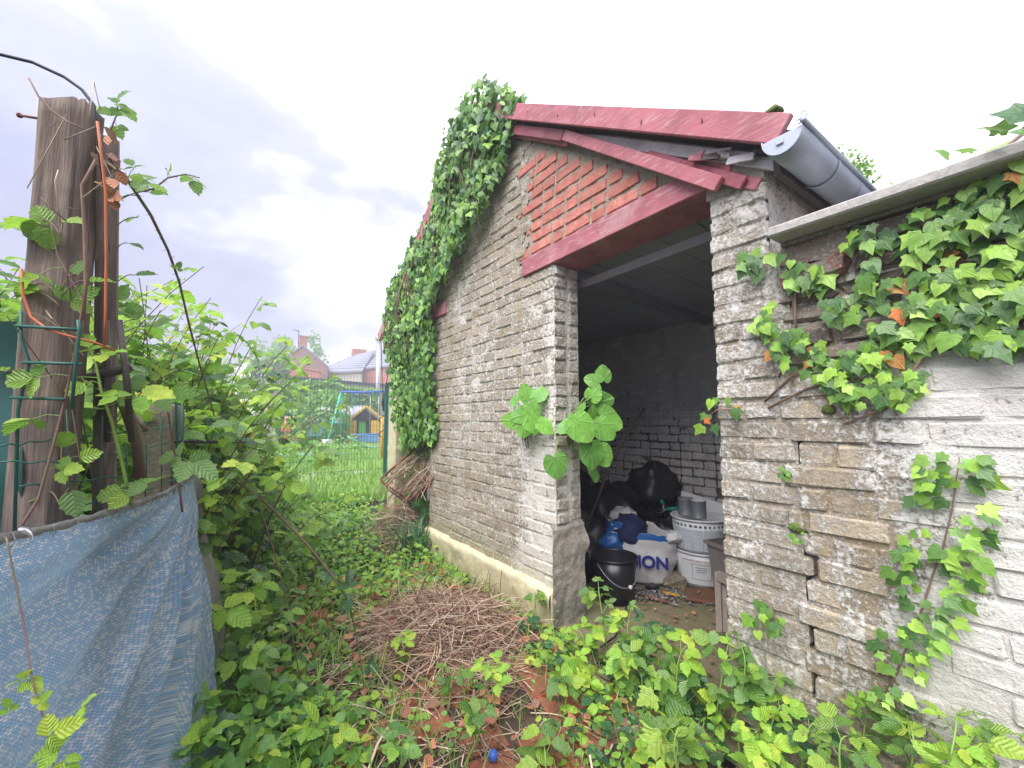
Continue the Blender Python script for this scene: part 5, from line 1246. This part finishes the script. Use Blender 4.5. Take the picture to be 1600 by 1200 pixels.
mb.put('stems', M_GSTEM, gp, kind='stuff'); leaves(gp, HB, M_HERB, it, 60)
it = []; tw = thing('gutter_weed', 'second smaller weed tuft farther along the gutter', 'weed', (2.35, .5, 2.15))
for k in range(30): it.append((Vector((r.gauss(2.42, .04), .50 + r.gauss(0, .01), 2.13 + r.uniform(0, .07))), orient(rvec(r) + Vector((0, 0, .8)), rvec(r)), r.uniform(.012, .022)))
leaves(tw, HB, M_HERB, it, 30)
tag(put('lone_leaf', leaf_meshes('lone_leaf', RD[:1], M_LIME)[0], None, at(1253, 212, 1.78), orient(Vector((.8, -.5, .3)), Vector((-.4, -.4, .8))), .065), 'single pale green leaf stuck on the gutter end', 'leaf')

# broad leaved plants rooted in the jamb
def broad_plant(name, label, root, specs, dead, seed):
    t = thing(name, label, 'plant', root); r = random.Random(seed); ms = leaf_meshes('leaf', RD, M_ROUND)
    for i, (px, py, d, s, ang) in enumerate(specs):
        s *= .86
        p = at(px, py, d); a = math.radians(ang); right = Vector((_cy, -_sy, 0)); dirv = right * math.cos(a) + Vector((0, 0, 1)) * math.sin(a) + rvec(r, .12)
        n = (CAMP - p).normalized() * .8 + Vector((0, 0, .55)) + rvec(r, .3); Mx = orient(dirv, n)
        b = p - dirv.normalized() * s * .45; put('leaf', ms[i % 4], t, b, Mx, s)
        MB().tube(bez(root, (Vector(root) + b) / 2 + Vector((-.03, 0, .03)), b, 6), .0028, 6).put('petiole', M_GSTEM, t)
    for k in range(dead):
        q = Vector(root) + Vector((r.uniform(-.02, .01), r.uniform(-.035, .035), .01)); MB().tube([q, q + Vector((-.02, r.uniform(-.02, .02), -.06)), q + Vector((-.012 + r.uniform(-.01, .01), r.uniform(-.03, .03), -r.uniform(.10, .19)))], [.006, .006, .002], 5).put('dead_stalk', M_DEAD, t)
broad_plant('jamb_plant', 'broad leaved plant rooted in the face of the wall left of the jamb', Vector((XF - .01, 2.16, 1.20)),
    [(822, 612, 2.58, .14, 100), (846, 612, 2.55, .13, 60), (835, 640, 2.52, .12, -60), (810, 650, 2.56, .13, 200), (796, 657, 2.6, .13, 185), (832, 662, 2.48, .17, -75), (855, 668, 2.46, .13, -40), (818, 672, 2.55, .13, -110), (803, 628, 2.6, .09, 240)], 9, 3)
broad_plant('jamb_plant', 'larger broad leaved plant spreading round the corner into the doorway', Vector((XF + .10, D1 - .02, 1.20)),
    [(900, 658, 2.38, .14, 130), (912, 673, 2.30, .19, -60), (925, 648, 2.45, .15, 60), (942, 628, 2.5, .18, 20), (955, 658, 2.48, .19, -20), (948, 674, 2.42, .16, -50), (925, 594, 2.5, .12, 170), (942, 582, 2.52, .12, 90), (930, 612, 2.48, .12, 60), (870, 732, 2.32, .16, -80), (926, 715, 2.36, .18, -70), (944, 715, 2.40, .15, -60), (928, 742, 2.46, .12, -80), (910, 635, 2.4, .07, 60), (882, 668, 2.36, .12, 200)], 16, 4)

# shoots growing in front of the step, along the path and on the fence
def shoot(name, label, base, tip, nleaf, size, seed, mats, group=None, cat='bramble', bow=.12, start=.25, tm=None, stem=.004, up=.8, to=.45, n=3, stemm=None, tail=True):
    r = random.Random(seed); base, tip = Vector(base), Vector(tip); mid = (base + tip) / 2 + Vector((r.gauss(0, bow * .4), r.gauss(0, bow * .4), bow)); pts = bez(base, mid, tip, 12)
    t = thing(name, label, cat, base, group); pools = [[] for _ in mats]
    MB().tube(pts, [stem * (1 - .65 * i / 12) for i in range(13)], 6).put('stem', stemm or M_GSTEM, t)
    for k in range(nleaf):
        f = start + (1 - start) * k / max(1, nleaf - 1); i = min(int(f * 12), 11); p = pts[i].lerp(pts[i + 1], f * 12 - i); tg = (pts[i + 1] - pts[i]).normalized()
        side = tg.cross(Vector((0, 0, 1)) + rvec(r, .3)).normalized() * (1 if k % 2 else -1); d = side + tg * .5 + rvec(r, .3)
        if k == nleaf - 1: d = tg + rvec(r, .2)
        pl = r.uniform(.25, .8) * size; q = p + d.normalized() * pl + Vector((0, 0, .2 * pl)); s = size * r.uniform(.65, 1.2) * (.7 if k > nleaf - 3 and tail else 1)
        if pl > .02: MB().tube([p, q], stem * .35, 4, False).put('petiole', stemm or M_GSTEM, t)
        tri(pools[r.randrange(len(pools))], q, d, s, r, up, to, n=n)
    for m_, pl in zip(mats, pools):
        if pl: leaves(t, tm or BR, m_, pl, 300)
    return t
fs = [  # base px/py on ground-ish, tip px/py/depth, leaves, size, materials, label
 ((905, 1150), (935, 985, 2.05), 8, .060, [M_LIME], 'yellow green bramble shoot left of the step, reaching highest'),
 ((930, 1160), (905, 1040, 1.85), 7, .065, [M_LIME, M_BRAM], 'yellow green bramble shoot at the corner of the jamb'),
 ((880, 1180), (870, 1075, 1.7), 7, .060, [M_BRAM], 'low bramble sprig at the edge of the red tiles'),
 ((960, 1190), (975, 1030, 1.75), 8, .070, [M_BRAM, M_LIME], 'bramble shoot directly before the step, left of centre'),
 ((1010, 1195), (1030, 990, 1.85), 7, .075, [M_BRAM], 'bramble shoot rising before the middle of the doorway'),
 ((1050, 1195), (1065, 970, 1.95), 5, .085, [M_BRAMD], 'dark glossy bramble leaf shoot on the door step'),
 ((1080, 1198), (1085, 1060, 1.65), 7, .075, [M_BRAM, M_BRAMD], 'bramble shoot over the stone block'),
 ((1125, 1230), (1150, 1010, 1.6), 9, .075, [M_LIME, M_BRAM], 'tall bramble shoot in front of the pier foot'),
 ((1160, 1240), (1225, 1040, 1.5), 9, .070, [M_BRAM], 'bramble shoot leaning right along the pier foot'),
 ((1190, 1260), (1240, 1090, 1.42), 7, .062, [M_LIME], 'lime green five leaflet shoot below the crack'),
 ((1260, 1260), (1290, 1110, 1.38), 7, .060, [M_BRAM, M_BRAMD], 'dark leaved bramble below the wall crack'),
 ((1330, 1260), (1375, 1090, 1.30), 7, .058, [M_BRAM], 'bramble sprig under the foot of the climbing ivy'),
 ((1400, 1280), (1420, 1130, 1.15), 7, .066, [M_BRAM, M_LIME], 'bramble shoot at the bottom edge near the climbing ivy'),
 ((1450, 1290), (1500, 1105, 1.10), 7, .062, [M_LIME], 'bramble shoot with broad yellow green leaves at the lower right'),
 ((1490, 1290), (1560, 1130, 1.05), 6, .068, [M_BRAM], 'rightmost bramble shoot against the whitewash'),
 ((1330, 1290), (1325, 1150, 1.15), 7, .060, [M_BRAM], 'low bramble leaves at the bottom between the crack and ivy'),
 ((1180, 1290), (1180, 1145, 1.25), 7, .066, [M_LIME], 'pale bramble rosette at the bottom below the pier'),
 ((1075, 1290), (1065, 1140, 1.32), 7, .070, [M_BRAM], 'bramble shoot at the bottom below the stone block'),
 ((985, 1120), (990, 965, 1.95), 7, .065, [M_BRAM, M_LIME], 'bramble shoot over the left half of the concrete threshold'),
 ((1065, 1150), (1050, 1020, 1.80), 8, .070, [M_BRAM], 'bramble shoot over the middle of the concrete threshold'),
 ((1105, 1130), (1118, 985, 1.80), 7, .065, [M_LIME, M_BRAM], 'bramble shoot beside the foot of the wooden crate'),
 ((1010, 1150), (1005, 1050, 1.75), 7, .065, [M_BRAMD, M_BRAM], 'half shaded bramble shoot on the near edge of the step'),
 ((905, 1050), (890, 985, 2.05), 6, .050, [M_LIME], 'yellowish bramble sprig at the corner of the plinth end'),
 ((1170, 1120), (1190, 985, 1.62), 7, .055, [M_BRAM], 'bramble sprig creeping up the pier under the young ivy'),
 ((640, 1090), (632, 1000, 2.05), 6, .062, [M_LIME], 'slender young bramble shoot on the twig pile'),
 ((775, 1130), (762, 1035, 1.75), 6, .055, [M_LIME], 'small bright shoot between twigs and tiles'),
 ((700, 1120), (705, 1055, 1.75), 5, .060, [M_BRAM], 'short bramble sprig on the near side of the twigs'),
 ((720, 1230), (745, 1110, 1.45), 5, .105, [M_BRAM], 'large veined bramble leaf spray at the bottom of the path'),
 ((855, 1260), (850, 1165, 1.35), 3, .120, [M_BRAM], 'single large jagged leaf at the bottom by the tiles'),
 ((545, 1180), (545, 1110, 1.7), 6, .070, [M_BRAM, M_LIME], 'bramble sprig on the path left of the twig pile'),
 ((490, 1220), (500, 1150, 1.45), 5, .085, [M_LIME], 'pale green leaf spray at the bottom left of the path'),
 ((600, 1240), (630, 1165, 1.45), 6, .060, [M_HERB], 'lance leaved weed at the bottom of the path'),
 ((845, 1010), (838, 925, 2.35), 6, .055, [M_BRAM], 'thin bramble shoot climbing the plinth end by the jamb'),
 ((955, 1010), (935, 915, 2.05), 7, .060, [M_BRAM], 'bramble shoot standing in front of the black bucket'),
 ((820, 1020), (815, 985, 2.3), 4, .05, [M_BRAMD], 'little dark bramble at the base of the plinth'),
 ((1215, 1180), (1265, 1080, 1.55), 6, .06, [M_BRAMD], 'glossy dark bramble against the stained brick'),
 ((1120, 1190), (1105, 1095, 1.7), 6, .07, [M_BRAMD], 'shaded dark bramble beside the step edge'),
]
for k, (b, tp, n, sz, mats, lab) in enumerate(fs):
    tip = at(*tp); bs = at(b[0], b[1], tp[2] * .97); bs.z = min(max(bs.z, .01), tip.z - .05)
    if bs.x > 1.56: bs.x = 1.56
    if tip.x > 1.60: tip.x = 1.60
    shoot('bramble_shoot', lab, bs, tip, n, sz, 300 + k, mats, 'bramble shoots by the path', n=5 if 'five' in lab else 3)
# lobed seedling leaves
mpr = random.Random(8)
for k, (px, py, d, s, lab) in enumerate(((1030, 1085, 1.62, .10, 'seedling with two bright lobed leaves before the step'), (1050, 1150, 1.45, .13, 'seedling with a large jagged lobed leaf below the step'))):
    t = thing('maple_seedling', lab, 'seedling', at(px + 6, py + 90, d), 'lobed seedlings'); p0 = WL[t.name]; ms = leaf_meshes('leaf', MP, M_BRAM)
    MB().tube(bez(p0, at(px + 10, py + 30, d), at(px, py - 10, d)), .003, 6).put('stem', M_GSTEM, t)
    for q, (dx, dy, a) in enumerate(((-20, 0, 200), (22, 4, -30), (2, -12, 80))):
        a = math.radians(a); dv = Vector((_cy, -_sy, 0)) * math.cos(a) + Vector((0, 0, 1)) * math.sin(a) * .5 + Vector((-.3, -.3, 0)); put('leaf', ms[q], t, at(px + dx * .4, py + dy * .4, d), orient(dv, (CAMP - at(px, py, d)).normalized() + Vector((0, 0, .7))), s * mpr.uniform(.75, 1.1))

# the bramble thicket behind the tarp
rb2 = random.Random(202)
BT = thing('bramble_thicket', 'dense thicket of brambles filling the ground between fence corner and path', 'bramble', (.1, 3.2, 0))
pools = {k: [] for k in ('a', 'd', 'l', 'y')}; canes = MB()
def xr(y): return .10 + .175 * (y - 1.9) - .03 * max(0, y - 4.2) ** 2
def htop(x, y):
    e = xr(y) - x; return (1 - .14 * sstep(3.2, 5.5, y)) * (.62 + .80 * sstep(-.02, .42, e) + .22 * sstep(3, 5, y) * sstep(0, .5, e) + .12 * sstep(.5, 1.2, e)) * (.85 + .28 * sstep(1.8, 2.6, y))
for k in range(880):
    y = 1.95 + rb2.random() ** 1.25 * 4.6; x = xr(y) - rb2.random() ** .9 * (1.5 + .2 * y)
    if k > 560: y = rb2.uniform(1.9, 3.0); x = xr(y) - rb2.uniform(.30, 1.1)
    if k > 700: y = rb2.uniform(2.5, 4.6); x = xr(y) - rb2.uniform(.25, 1.5)
    b = Vector((x, y, 0)); h = htop(x, y) * rb2.uniform(.55, 1.05) * (1.12 if k > 560 else 1); out = Vector((rb2.gauss(.05, .24), rb2.gauss(-.05, .26), 0)); tip = b + out * (.5 + h * .5) + Vector((0, 0, h))
    pts = bez(b, b + Vector((0, 0, h * .75)) + out * .1, tip, 9); canes.tube(pts, [.0045 * (1 - .6 * i / 9) for i in range(10)], 4, False)
    near = size_in_view(tip, 1); step_n = int(7 + 6 * h)
    for q in range(step_n):
        f = .18 + .82 * (q + rb2.random()) / step_n; i = min(int(f * 9), 8); p = pts[i].lerp(pts[i + 1], f * 9 - i); a = rb2.uniform(0, 6.28); d = Vector((math.cos(a), math.sin(a), rb2.uniform(-.2, .3)))
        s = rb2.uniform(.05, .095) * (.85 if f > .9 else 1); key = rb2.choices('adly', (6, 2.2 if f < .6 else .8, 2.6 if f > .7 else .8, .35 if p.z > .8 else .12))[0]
        tri(pools[key], p + d * s * .5, d, s, rb2, .9, .3, .32, 3 if rb2.random() < .8 else 2)
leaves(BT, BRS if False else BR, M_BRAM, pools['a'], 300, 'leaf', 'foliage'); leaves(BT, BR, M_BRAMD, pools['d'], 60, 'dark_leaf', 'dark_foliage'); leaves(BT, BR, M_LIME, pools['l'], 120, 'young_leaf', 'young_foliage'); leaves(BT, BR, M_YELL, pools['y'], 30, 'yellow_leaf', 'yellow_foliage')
canes.put('canes', M_CANE, BT, kind='stuff')
# low growth under the thicket and along the path
rl = random.Random(404); it, dk, lm = [], [], []
for k in range(17000):
    y = 1.55 + rl.random() ** 1.25 * 6.0; x = rl.uniform(-.5, 1.62)
    tw_ = math.hypot((x - 1.12) / .44, (y - 2.25) / .52); tl_ = math.hypot((x - 1.1) / .55, (y - 1.3) / .5)
    cover = 1.0
    if tw_ < .95: cover = .08
    if tl_ < 1.0: cover = .10
    if 1.55 < y < 2.9 and .35 < x < 1.0: cover = min(cover, .35 + .5 * (mnoise.noise(Vector((x * 4, y * 4, 3))) > 0))
    if rl.random() > cover: continue
    hh = .06 + .22 * sstep(.5, -.1, x) + .22 * sstep(3.0, 4.2, y) * (.6 + .5 * mnoise.noise(Vector((x * 2, y * 2, 0)))) + .10 * sstep(1.3, 1.6, x) * sstep(3, 3.4, y)
    p = Vector((x, y, ground_z(x, y) + rl.random() ** .8 * hh + .012)); rec = (p, orient(Vector((rl.gauss(0, 1), rl.gauss(0, 1), rl.uniform(-.5, .3))), facing(p, rl, .85, .3, .5)), rl.uniform(.022, .052) * (1.3 if x < .4 else 1) * (1.35 if y > 2.8 and rl.random() < .3 else 1))
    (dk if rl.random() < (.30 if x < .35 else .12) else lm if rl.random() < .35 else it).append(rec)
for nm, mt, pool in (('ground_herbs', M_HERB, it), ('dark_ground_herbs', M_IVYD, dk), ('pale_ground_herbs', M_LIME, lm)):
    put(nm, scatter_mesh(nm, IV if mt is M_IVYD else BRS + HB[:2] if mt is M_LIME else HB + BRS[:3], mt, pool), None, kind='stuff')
# broken cover nearer the camera and between the tiles
it = []
for k in range(1500):
    x, y = rl.uniform(.1, 1.58), rl.uniform(.75, 1.75)
    if mnoise.noise(Vector((x * 5, y * 5, 7))) < (.28 if (.55 < x < 1.25 and y > 1.0) else -.15): continue
    p = Vector((x, y, .02 + rl.random() * .06)); it.append((p, orient(Vector((rl.gauss(0, 1), rl.gauss(0, 1), .15)), facing(p, rl, .9, .3, .3)), rl.uniform(.014, .032)))
it2, it3 = [], []
for k in range(1150):
    x, y = rl.uniform(1.02, 1.60), rl.uniform(.2, 1.75)
    if mnoise.noise(Vector((x * 7, y * 7, 2))) < -.12 or (x < 1.3 and y > 1.3): continue
    h_ = .08 + .20 * sstep(1.0, .5, y); p = Vector((x, y, .03 + rl.random() ** .8 * h_)); q = rl.random(); s_ = rl.uniform(.012, .034) if q < .5 else rl.uniform(.03, .062)
    (it if q < .5 else it2 if q < .75 else it3).append((p, orient(Vector((rl.gauss(0, 1), rl.gauss(0, 1), rl.uniform(-.4, .3))), facing(p, rl, .8, .4, .55)), s_))
put('dark_path_weeds', scatter_mesh('dark_path_weeds', BRS, M_BRAMD, it2), None, kind='stuff'); put('pale_path_weeds', scatter_mesh('pale_path_weeds', BRS, M_LIME, it3), None, kind='stuff')
put('path_weeds', scatter_mesh('path_weeds', HB, M_HERB, it), None, kind='stuff')
it = []
for k in range(260):
    x, y = rl.uniform(.1, 1.5), rl.uniform(1.1, 3.4); it.append((Vector((x, y, .03 + rl.random() * .03)), orient(Vector((rl.gauss(0, 1), rl.gauss(0, 1), .1)), Vector((0, 0, 1)) + rvec(rl, .4)), rl.uniform(.03, .07)))
ST = [([(-.012, 0, 0), (.012, 0, 0), (.008, 1, 0), (-.008, 1, 0), (0, 0, -.012), (0, 0, .012), (0, 1, .008), (0, 1, -.008)], [(.5, 0)] * 8, [(0, 1, 2, 3), (4, 5, 6, 7)])]
sti = []
for k in range(2600):
    y = 1.0 + rl.random() ** 1.3 * 4.5; x = rl.uniform(-.3, 1.6); h_ = rl.uniform(.05, .16); sti.append((Vector((x, y, ground_z(x, y))), orient(Vector((rl.gauss(0, .35), rl.gauss(0, .35), 1)), rvec(rl)), h_))
put('herb_stems', scatter_mesh('herb_stems', ST, M_GSTEM, sti), None, kind='stuff')
for k in range(150):
    x, y = rl.uniform(1.52, 2.5), rl.uniform(.95, 1.85); it.append((Vector((x, y, .042 + rl.random() * .006)), orient(Vector((rl.gauss(0, 1), rl.gauss(0, 1), .05)), Vector((0, 0, 1)) + rvec(rl, .25)), rl.uniform(.008, .035)))
gb_ = []
for k in range(420):
    x, y = rl.uniform(.2, 1.58), rl.uniform(.85, 3.6)
    if math.hypot((x - 1.12) / .45, (y - 2.2) / .6) < 1 or (.7 < x < 1.35 and y < 1.9): continue
    for q in range(3): gb_.append(((x + rl.gauss(0, .015), y + rl.gauss(0, .015), .01), orient(Vector((rl.gauss(0, .5), rl.gauss(0, .5), 1)), Vector((rl.gauss(0, .6), -1, .2))), rl.uniform(.05, .17)))
put('path_grass', scatter_mesh('path_grass', [([(-.025, 0, 0), (.025, 0, 0), (-.02, .5, .03), (.02, .5, .03), (0, 1, -.15)], [(.45, 0), (.55, 0), (.45, .5), (.55, .5), (.5, 1)], [(0, 1, 3, 2), (2, 3, 4)])], M_GRASS, gb_), None, kind='stuff')
put('fallen_leaves', scatter_mesh('fallen_leaves', BRS, M_DEADL, it), None, kind='stuff')
# grass tuft by the corner of the wall
it = []
for k in range(170):
    a = rl.uniform(0, 6.28); it.append(((1.50 + rl.gauss(0, .05), 3.72 + rl.gauss(0, .08), .0), orient(Vector((math.cos(a) * rl.uniform(.2, 1.3), math.sin(a) * rl.uniform(.2, 1.3), 1)), Vector((math.cos(a), math.sin(a), .2))), rl.uniform(.16, .40)))
t = thing('grass_tuft', 'blue green grass tuft at the far end of the plinth', 'grass tuft', (1.5, 3.72, 0)); put('blades', scatter_mesh('blades', GB, M_BLUEG, [(Vector(p) - WL[t.name], r_, s) for p, r_, s in it]), t, WL[t.name], kind='stuff')
# long canes leaning over the path
def cane_px(name, label, pts, r0, leavesat, seed, mat=None, size=.07, mats=(None,), n=3):
    P = [(atp if p[2] < .95 and 'tarp' not in label else at)(*p) for p in pts]; r = random.Random(seed); t = thing(name, label, 'bramble', P[0], 'long bramble canes'); Q = []
    for i in range(len(P) - 1):
        for q in range(4): Q.append(P[i].lerp(P[i + 1], q / 4))
    Q.append(P[-1]); MB().tube(Q, [r0 * (1 - .55 * i / len(Q)) for i in range(len(Q))], 6).put('stem', mat or M_CANE, t)
    mb = MB()
    for q in Q[1:-1]:
        for w in range(2):
            d = rvec(r).normalized(); mb.tube([q, q + d * r0 * 2.6], [r0 * .3, .0002], 3, False)
    mb.put('thorns', mat or M_CANE, t, kind='stuff')
    pool = []
    for (px, py, d, ang, s) in leavesat:
        p = (atp if d < .95 and 'tarp' not in label else at)(px, py, d); a = math.radians(ang); dv = Vector((_cy, -_sy, 0)) * math.cos(a) + Vector((0, 0, 1)) * math.sin(a) + rvec(r, .12); near = min(Q, key=lambda v: (v - p).length)
        MB().tube([near, (near + p) / 2 + Vector((0, 0, .006)), p], r0 * .3, 4, False).put('petiole', M_GSTEM, t); tri(pool, p, dv, s, r, .55, .6, .3, n)
    if pool: leaves(t, BR, mats[0] or M_BRAM, pool, 300)
cane_px('bramble_cane', 'long bare bramble cane hanging from the post against the sky', ((160, 250, 1.0), (195, 275, 1.0), (235, 335, 1.05), (262, 390, 1.1), (280, 440, 1.15), (295, 505, 1.2), (312, 570, 1.3), (335, 650, 1.4)), .0045, [(185, 310, 1.02, 160, .03), (276, 420, 1.12, 70, .02)], 1)
cane_px('bramble_cane', 'short bramble twig stretching right from the post top with three leaves at its end', ((180, 265, 1.0), (215, 300, 1.02), (240, 295, 1.03), (262, 278, 1.05), (290, 272, 1.06), (312, 278, 1.07)), .003, [(300, 278, 1.06, -60, .042), (230, 280, 1.03, 160, .05), (222, 288, 1.0, 0, .05), (210, 262, 1.0, 120, .03), (262, 270, 1.05, 70, .025)], 2)
cane_px('bramble_cane', 'upright bramble sprig with two tiers of leaves beside the post top', ((168, 230, .92), (172, 205, .93), (182, 180, .94), (184, 165, .94)), .0025, [(178, 176, .94, 170, .042), (187, 172, .94, -20, .042), (182, 162, .94, 60, .04), (183, 198, .94, -60, .03)], 3)
cane_px('bramble_cane', 'thorny pale green bramble shoot in front of the post', ((205, 790, .92), (190, 720, .90), (175, 660, .88), (158, 610, .86), (150, 570, .86), (142, 545, .86)), .0042, [(140, 548, .86, 120, .05), (160, 555, .86, 20, .045), (95, 596, .84, 170, .06), (132, 598, .84, 200, .05), (225, 618, 1.0, 10, .065), (185, 620, .95, 160, .05)], 4, M_GSTEM, mats=(M_LIME,))
cane_px('bramble_cane', 'thin reddish bramble stem rising past the front of the post', ((28, 830, .72), (60, 780, .74), (85, 690, .76), (105, 610, .78), (122, 520, .79), (130, 470, .80), (90, 400, .80), (80, 350, .80)), .003, [(75, 352, .80, 170, .065), (110, 470, .80, 30, .05), (60, 430, .79, 200, .05), (50, 655, .76, 190, .05), (62, 590, .76, 180, .055), (95, 735, .78, 20, .04)], 5)
cane_px('bramble_cane', 'dark bramble cane arching out over the path', ((300, 700, 2.0), (360, 745, 2.0), (410, 780, 2.0), (445, 815, 1.95), (480, 850, 1.9), (520, 900, 1.85), (545, 940, 1.85), (560, 1010, 1.85), (570, 1080, 1.8)), .006, [(545, 915, 1.85, 90, .06), (548, 935, 1.84, 200, .075), (520, 900, 1.86, 170, .06), (575, 1040, 1.8, 0, .05)], 6, mats=(M_BRAMD,))
cane_px('bramble_cane', 'bare brown cane hanging straight before the thicket', ((405, 790, 1.95), (425, 850, 1.9), (445, 930, 1.85), (460, 1010, 1.8), (475, 1100, 1.75), (485, 1190, 1.7)), .0035, [], 7)
cane_px('bramble_cane', 'upright reddish stem carrying a leaf over the fence view', ((395, 880, 2.6), (425, 800, 2.6), (455, 740, 2.6), (478, 710, 2.6), (490, 695, 2.6)), .005, [(495, 722, 2.58, 0, .10), (500, 706, 2.58, 20, .11), (480, 700, 2.6, 120, .08)], 8)
cane_px('bramble_cane', 'thin stem trailing down across the blue tarp', ((10, 840, .66), (22, 900, .65), (38, 980, .63), (50, 1060, .60), (70, 1130, .58), (85, 1200, .56)), .0015, [(30, 1065, .60, 60, .022), (45, 1065, .60, -20, .022), (60, 1100, .58, 60, .018), (75, 1150, .57, 20, .034), (88, 1170, .57, 200, .034), (100, 1190, .56, -40, .028), (15, 1110, .6, 120, .018), (130, 1105, .6, 60, .022)], 9, mats=(M_LIME,))
cane_px('bramble_cane', 'leafy bramble spray over the concrete post', ((285, 800, 1.1), (275, 720, 1.1), (262, 640, 1.1), (240, 600, 1.1)), .003, [(282, 712, 1.1, 170, .055), (295, 720, 1.1, -30, .075), (230, 755, 1.0, 180, .06), (200, 770, .98, 160, .06), (255, 618, 1.08, 20, .07), (210, 610, 1.02, 170, .06), (150, 640, .9, 190, .05)], 10)
cane_px('bramble_cane', 'broad pale hazel leaf spray over the dark gap by the tarp end', ((330, 900, 1.6), (340, 940, 1.6), (360, 960, 1.55)), .003, [(350, 950, 1.5, -20, .10), (335, 955, 1.5, 190, .08), (390, 925, 1.55, -60, .07), (370, 900, 1.6, 160, .07)], 11, mats=(M_LIME,))
# extra leaves clinging to the post
it = []; r = random.Random(70)
for px, py, s, a in ((60, 345, .075, 180), (100, 345, .05, 0), (55, 445, .05, 200), (30, 455, .045, 160), (140, 440, .05, 0), (120, 430, .045, 90), (112, 765, .06, -80), (70, 770, .04, 200), (210, 430, .05, 20), (200, 380, .04, -20), (215, 340, .05, 180), (235, 300, .04, 0), (20, 490, .04, 180), (10, 580, .06, 180), (95, 700, .05, 40), (125, 715, .045, 10), (185, 470, .05, 60), (190, 480, .06, -30), (175, 520, .06, 20), (215, 500, .055, 120), (240, 510, .05, 30)):
    p = atp(px, py, .80 if px < 160 else 1.05); a = math.radians(a); it.append((p, orient(Vector((_cy, -_sy, 0)) * math.cos(a) + Vector((0, 0, 1)) * math.sin(a) + rvec(r, .15), (CAMP - p).normalized() * .5 + Vector((0, 0, .7)) + rvec(r, .35)), s))
stalks = [(it[k][0], at(172 if px > 160 else 95, py + 25, 1.05 if px > 160 else .87)) for k, (px, py) in enumerate(((60, 345), (100, 345), (55, 445), (30, 455), (140, 440), (120, 430), (112, 765), (70, 770), (210, 430), (200, 380), (215, 340), (235, 300), (20, 490), (10, 580), (95, 700), (125, 715), (185, 470), (190, 480), (175, 520), (215, 500), (240, 510)))]
t = thing('post_creeper', 'scattered leaves and withered tendrils clinging to the tall post', 'creeper', at(100, 800, .8)); leaves(t, BR, M_BRAM, it, 100)
for a_, b_ in stalks: MB().tube(bez(b_, (Vector(a_) + b_) / 2 + Vector((0, 0, .03)), a_, 6), .0012, 5).put('tendril', M_CANE, t)
for k in range(12):
    p = atp(r.uniform(55, 165), r.uniform(150, 640), .79); MB().tube([p, p + Vector((r.gauss(0, .02), r.gauss(0, .02), r.uniform(-.07, .05))), p + Vector((r.gauss(0, .03), r.gauss(0, .03), r.uniform(-.14, -.02)))], .0010, 5).put('tendril', M_TWIG if k % 2 else M_CANE, t)
MB().tube([atp(x, y, .785) for x, y in ((45, 122), (60, 150), (80, 172), (105, 190), (140, 205))], .0018, 6).put('tendril', M_ISTEM, t)
MB().tube([atp(x, y, .785) for x, y in ((150, 250), (128, 290), (132, 360), (134, 440), (130, 500))], .0032, 7).put('tendril', M_ISTEM, t)
it = [(at(r.uniform(165, 185), r.uniform(215, 330), .95), orient(rvec(r), rvec(r)), r.uniform(.02, .04)) for k in range(20)]; leaves(t, BRS, M_DEADL, it, 40, 'withered_leaf')
tag(MB().tube([on_z(770, 1180, .03), on_z(770, 1180, .05)], .017, 10).put('bottle_top', M_SWB), 'small bright blue bottle top lying on the path', 'bottle top')
tag(put('roof_moss', mesh_from('roof_moss', *rbox(.05, .05, .02, .008, .006, R), M_MOSS), SH, (1.54, .60, 2.28)), None)
for k in range(40):
    y = R.uniform(.56, 2.6); put('moss_clump', bpy.data.meshes['roof_moss'], SH, (1.55 + R.uniform(0, .1), y, 2.225 + (y - .535) * .6866 + R.uniform(0.0, .012)), (R.uniform(0, 1), R.uniform(0, 1), R.uniform(0, 3)), R.uniform(.2, .5))
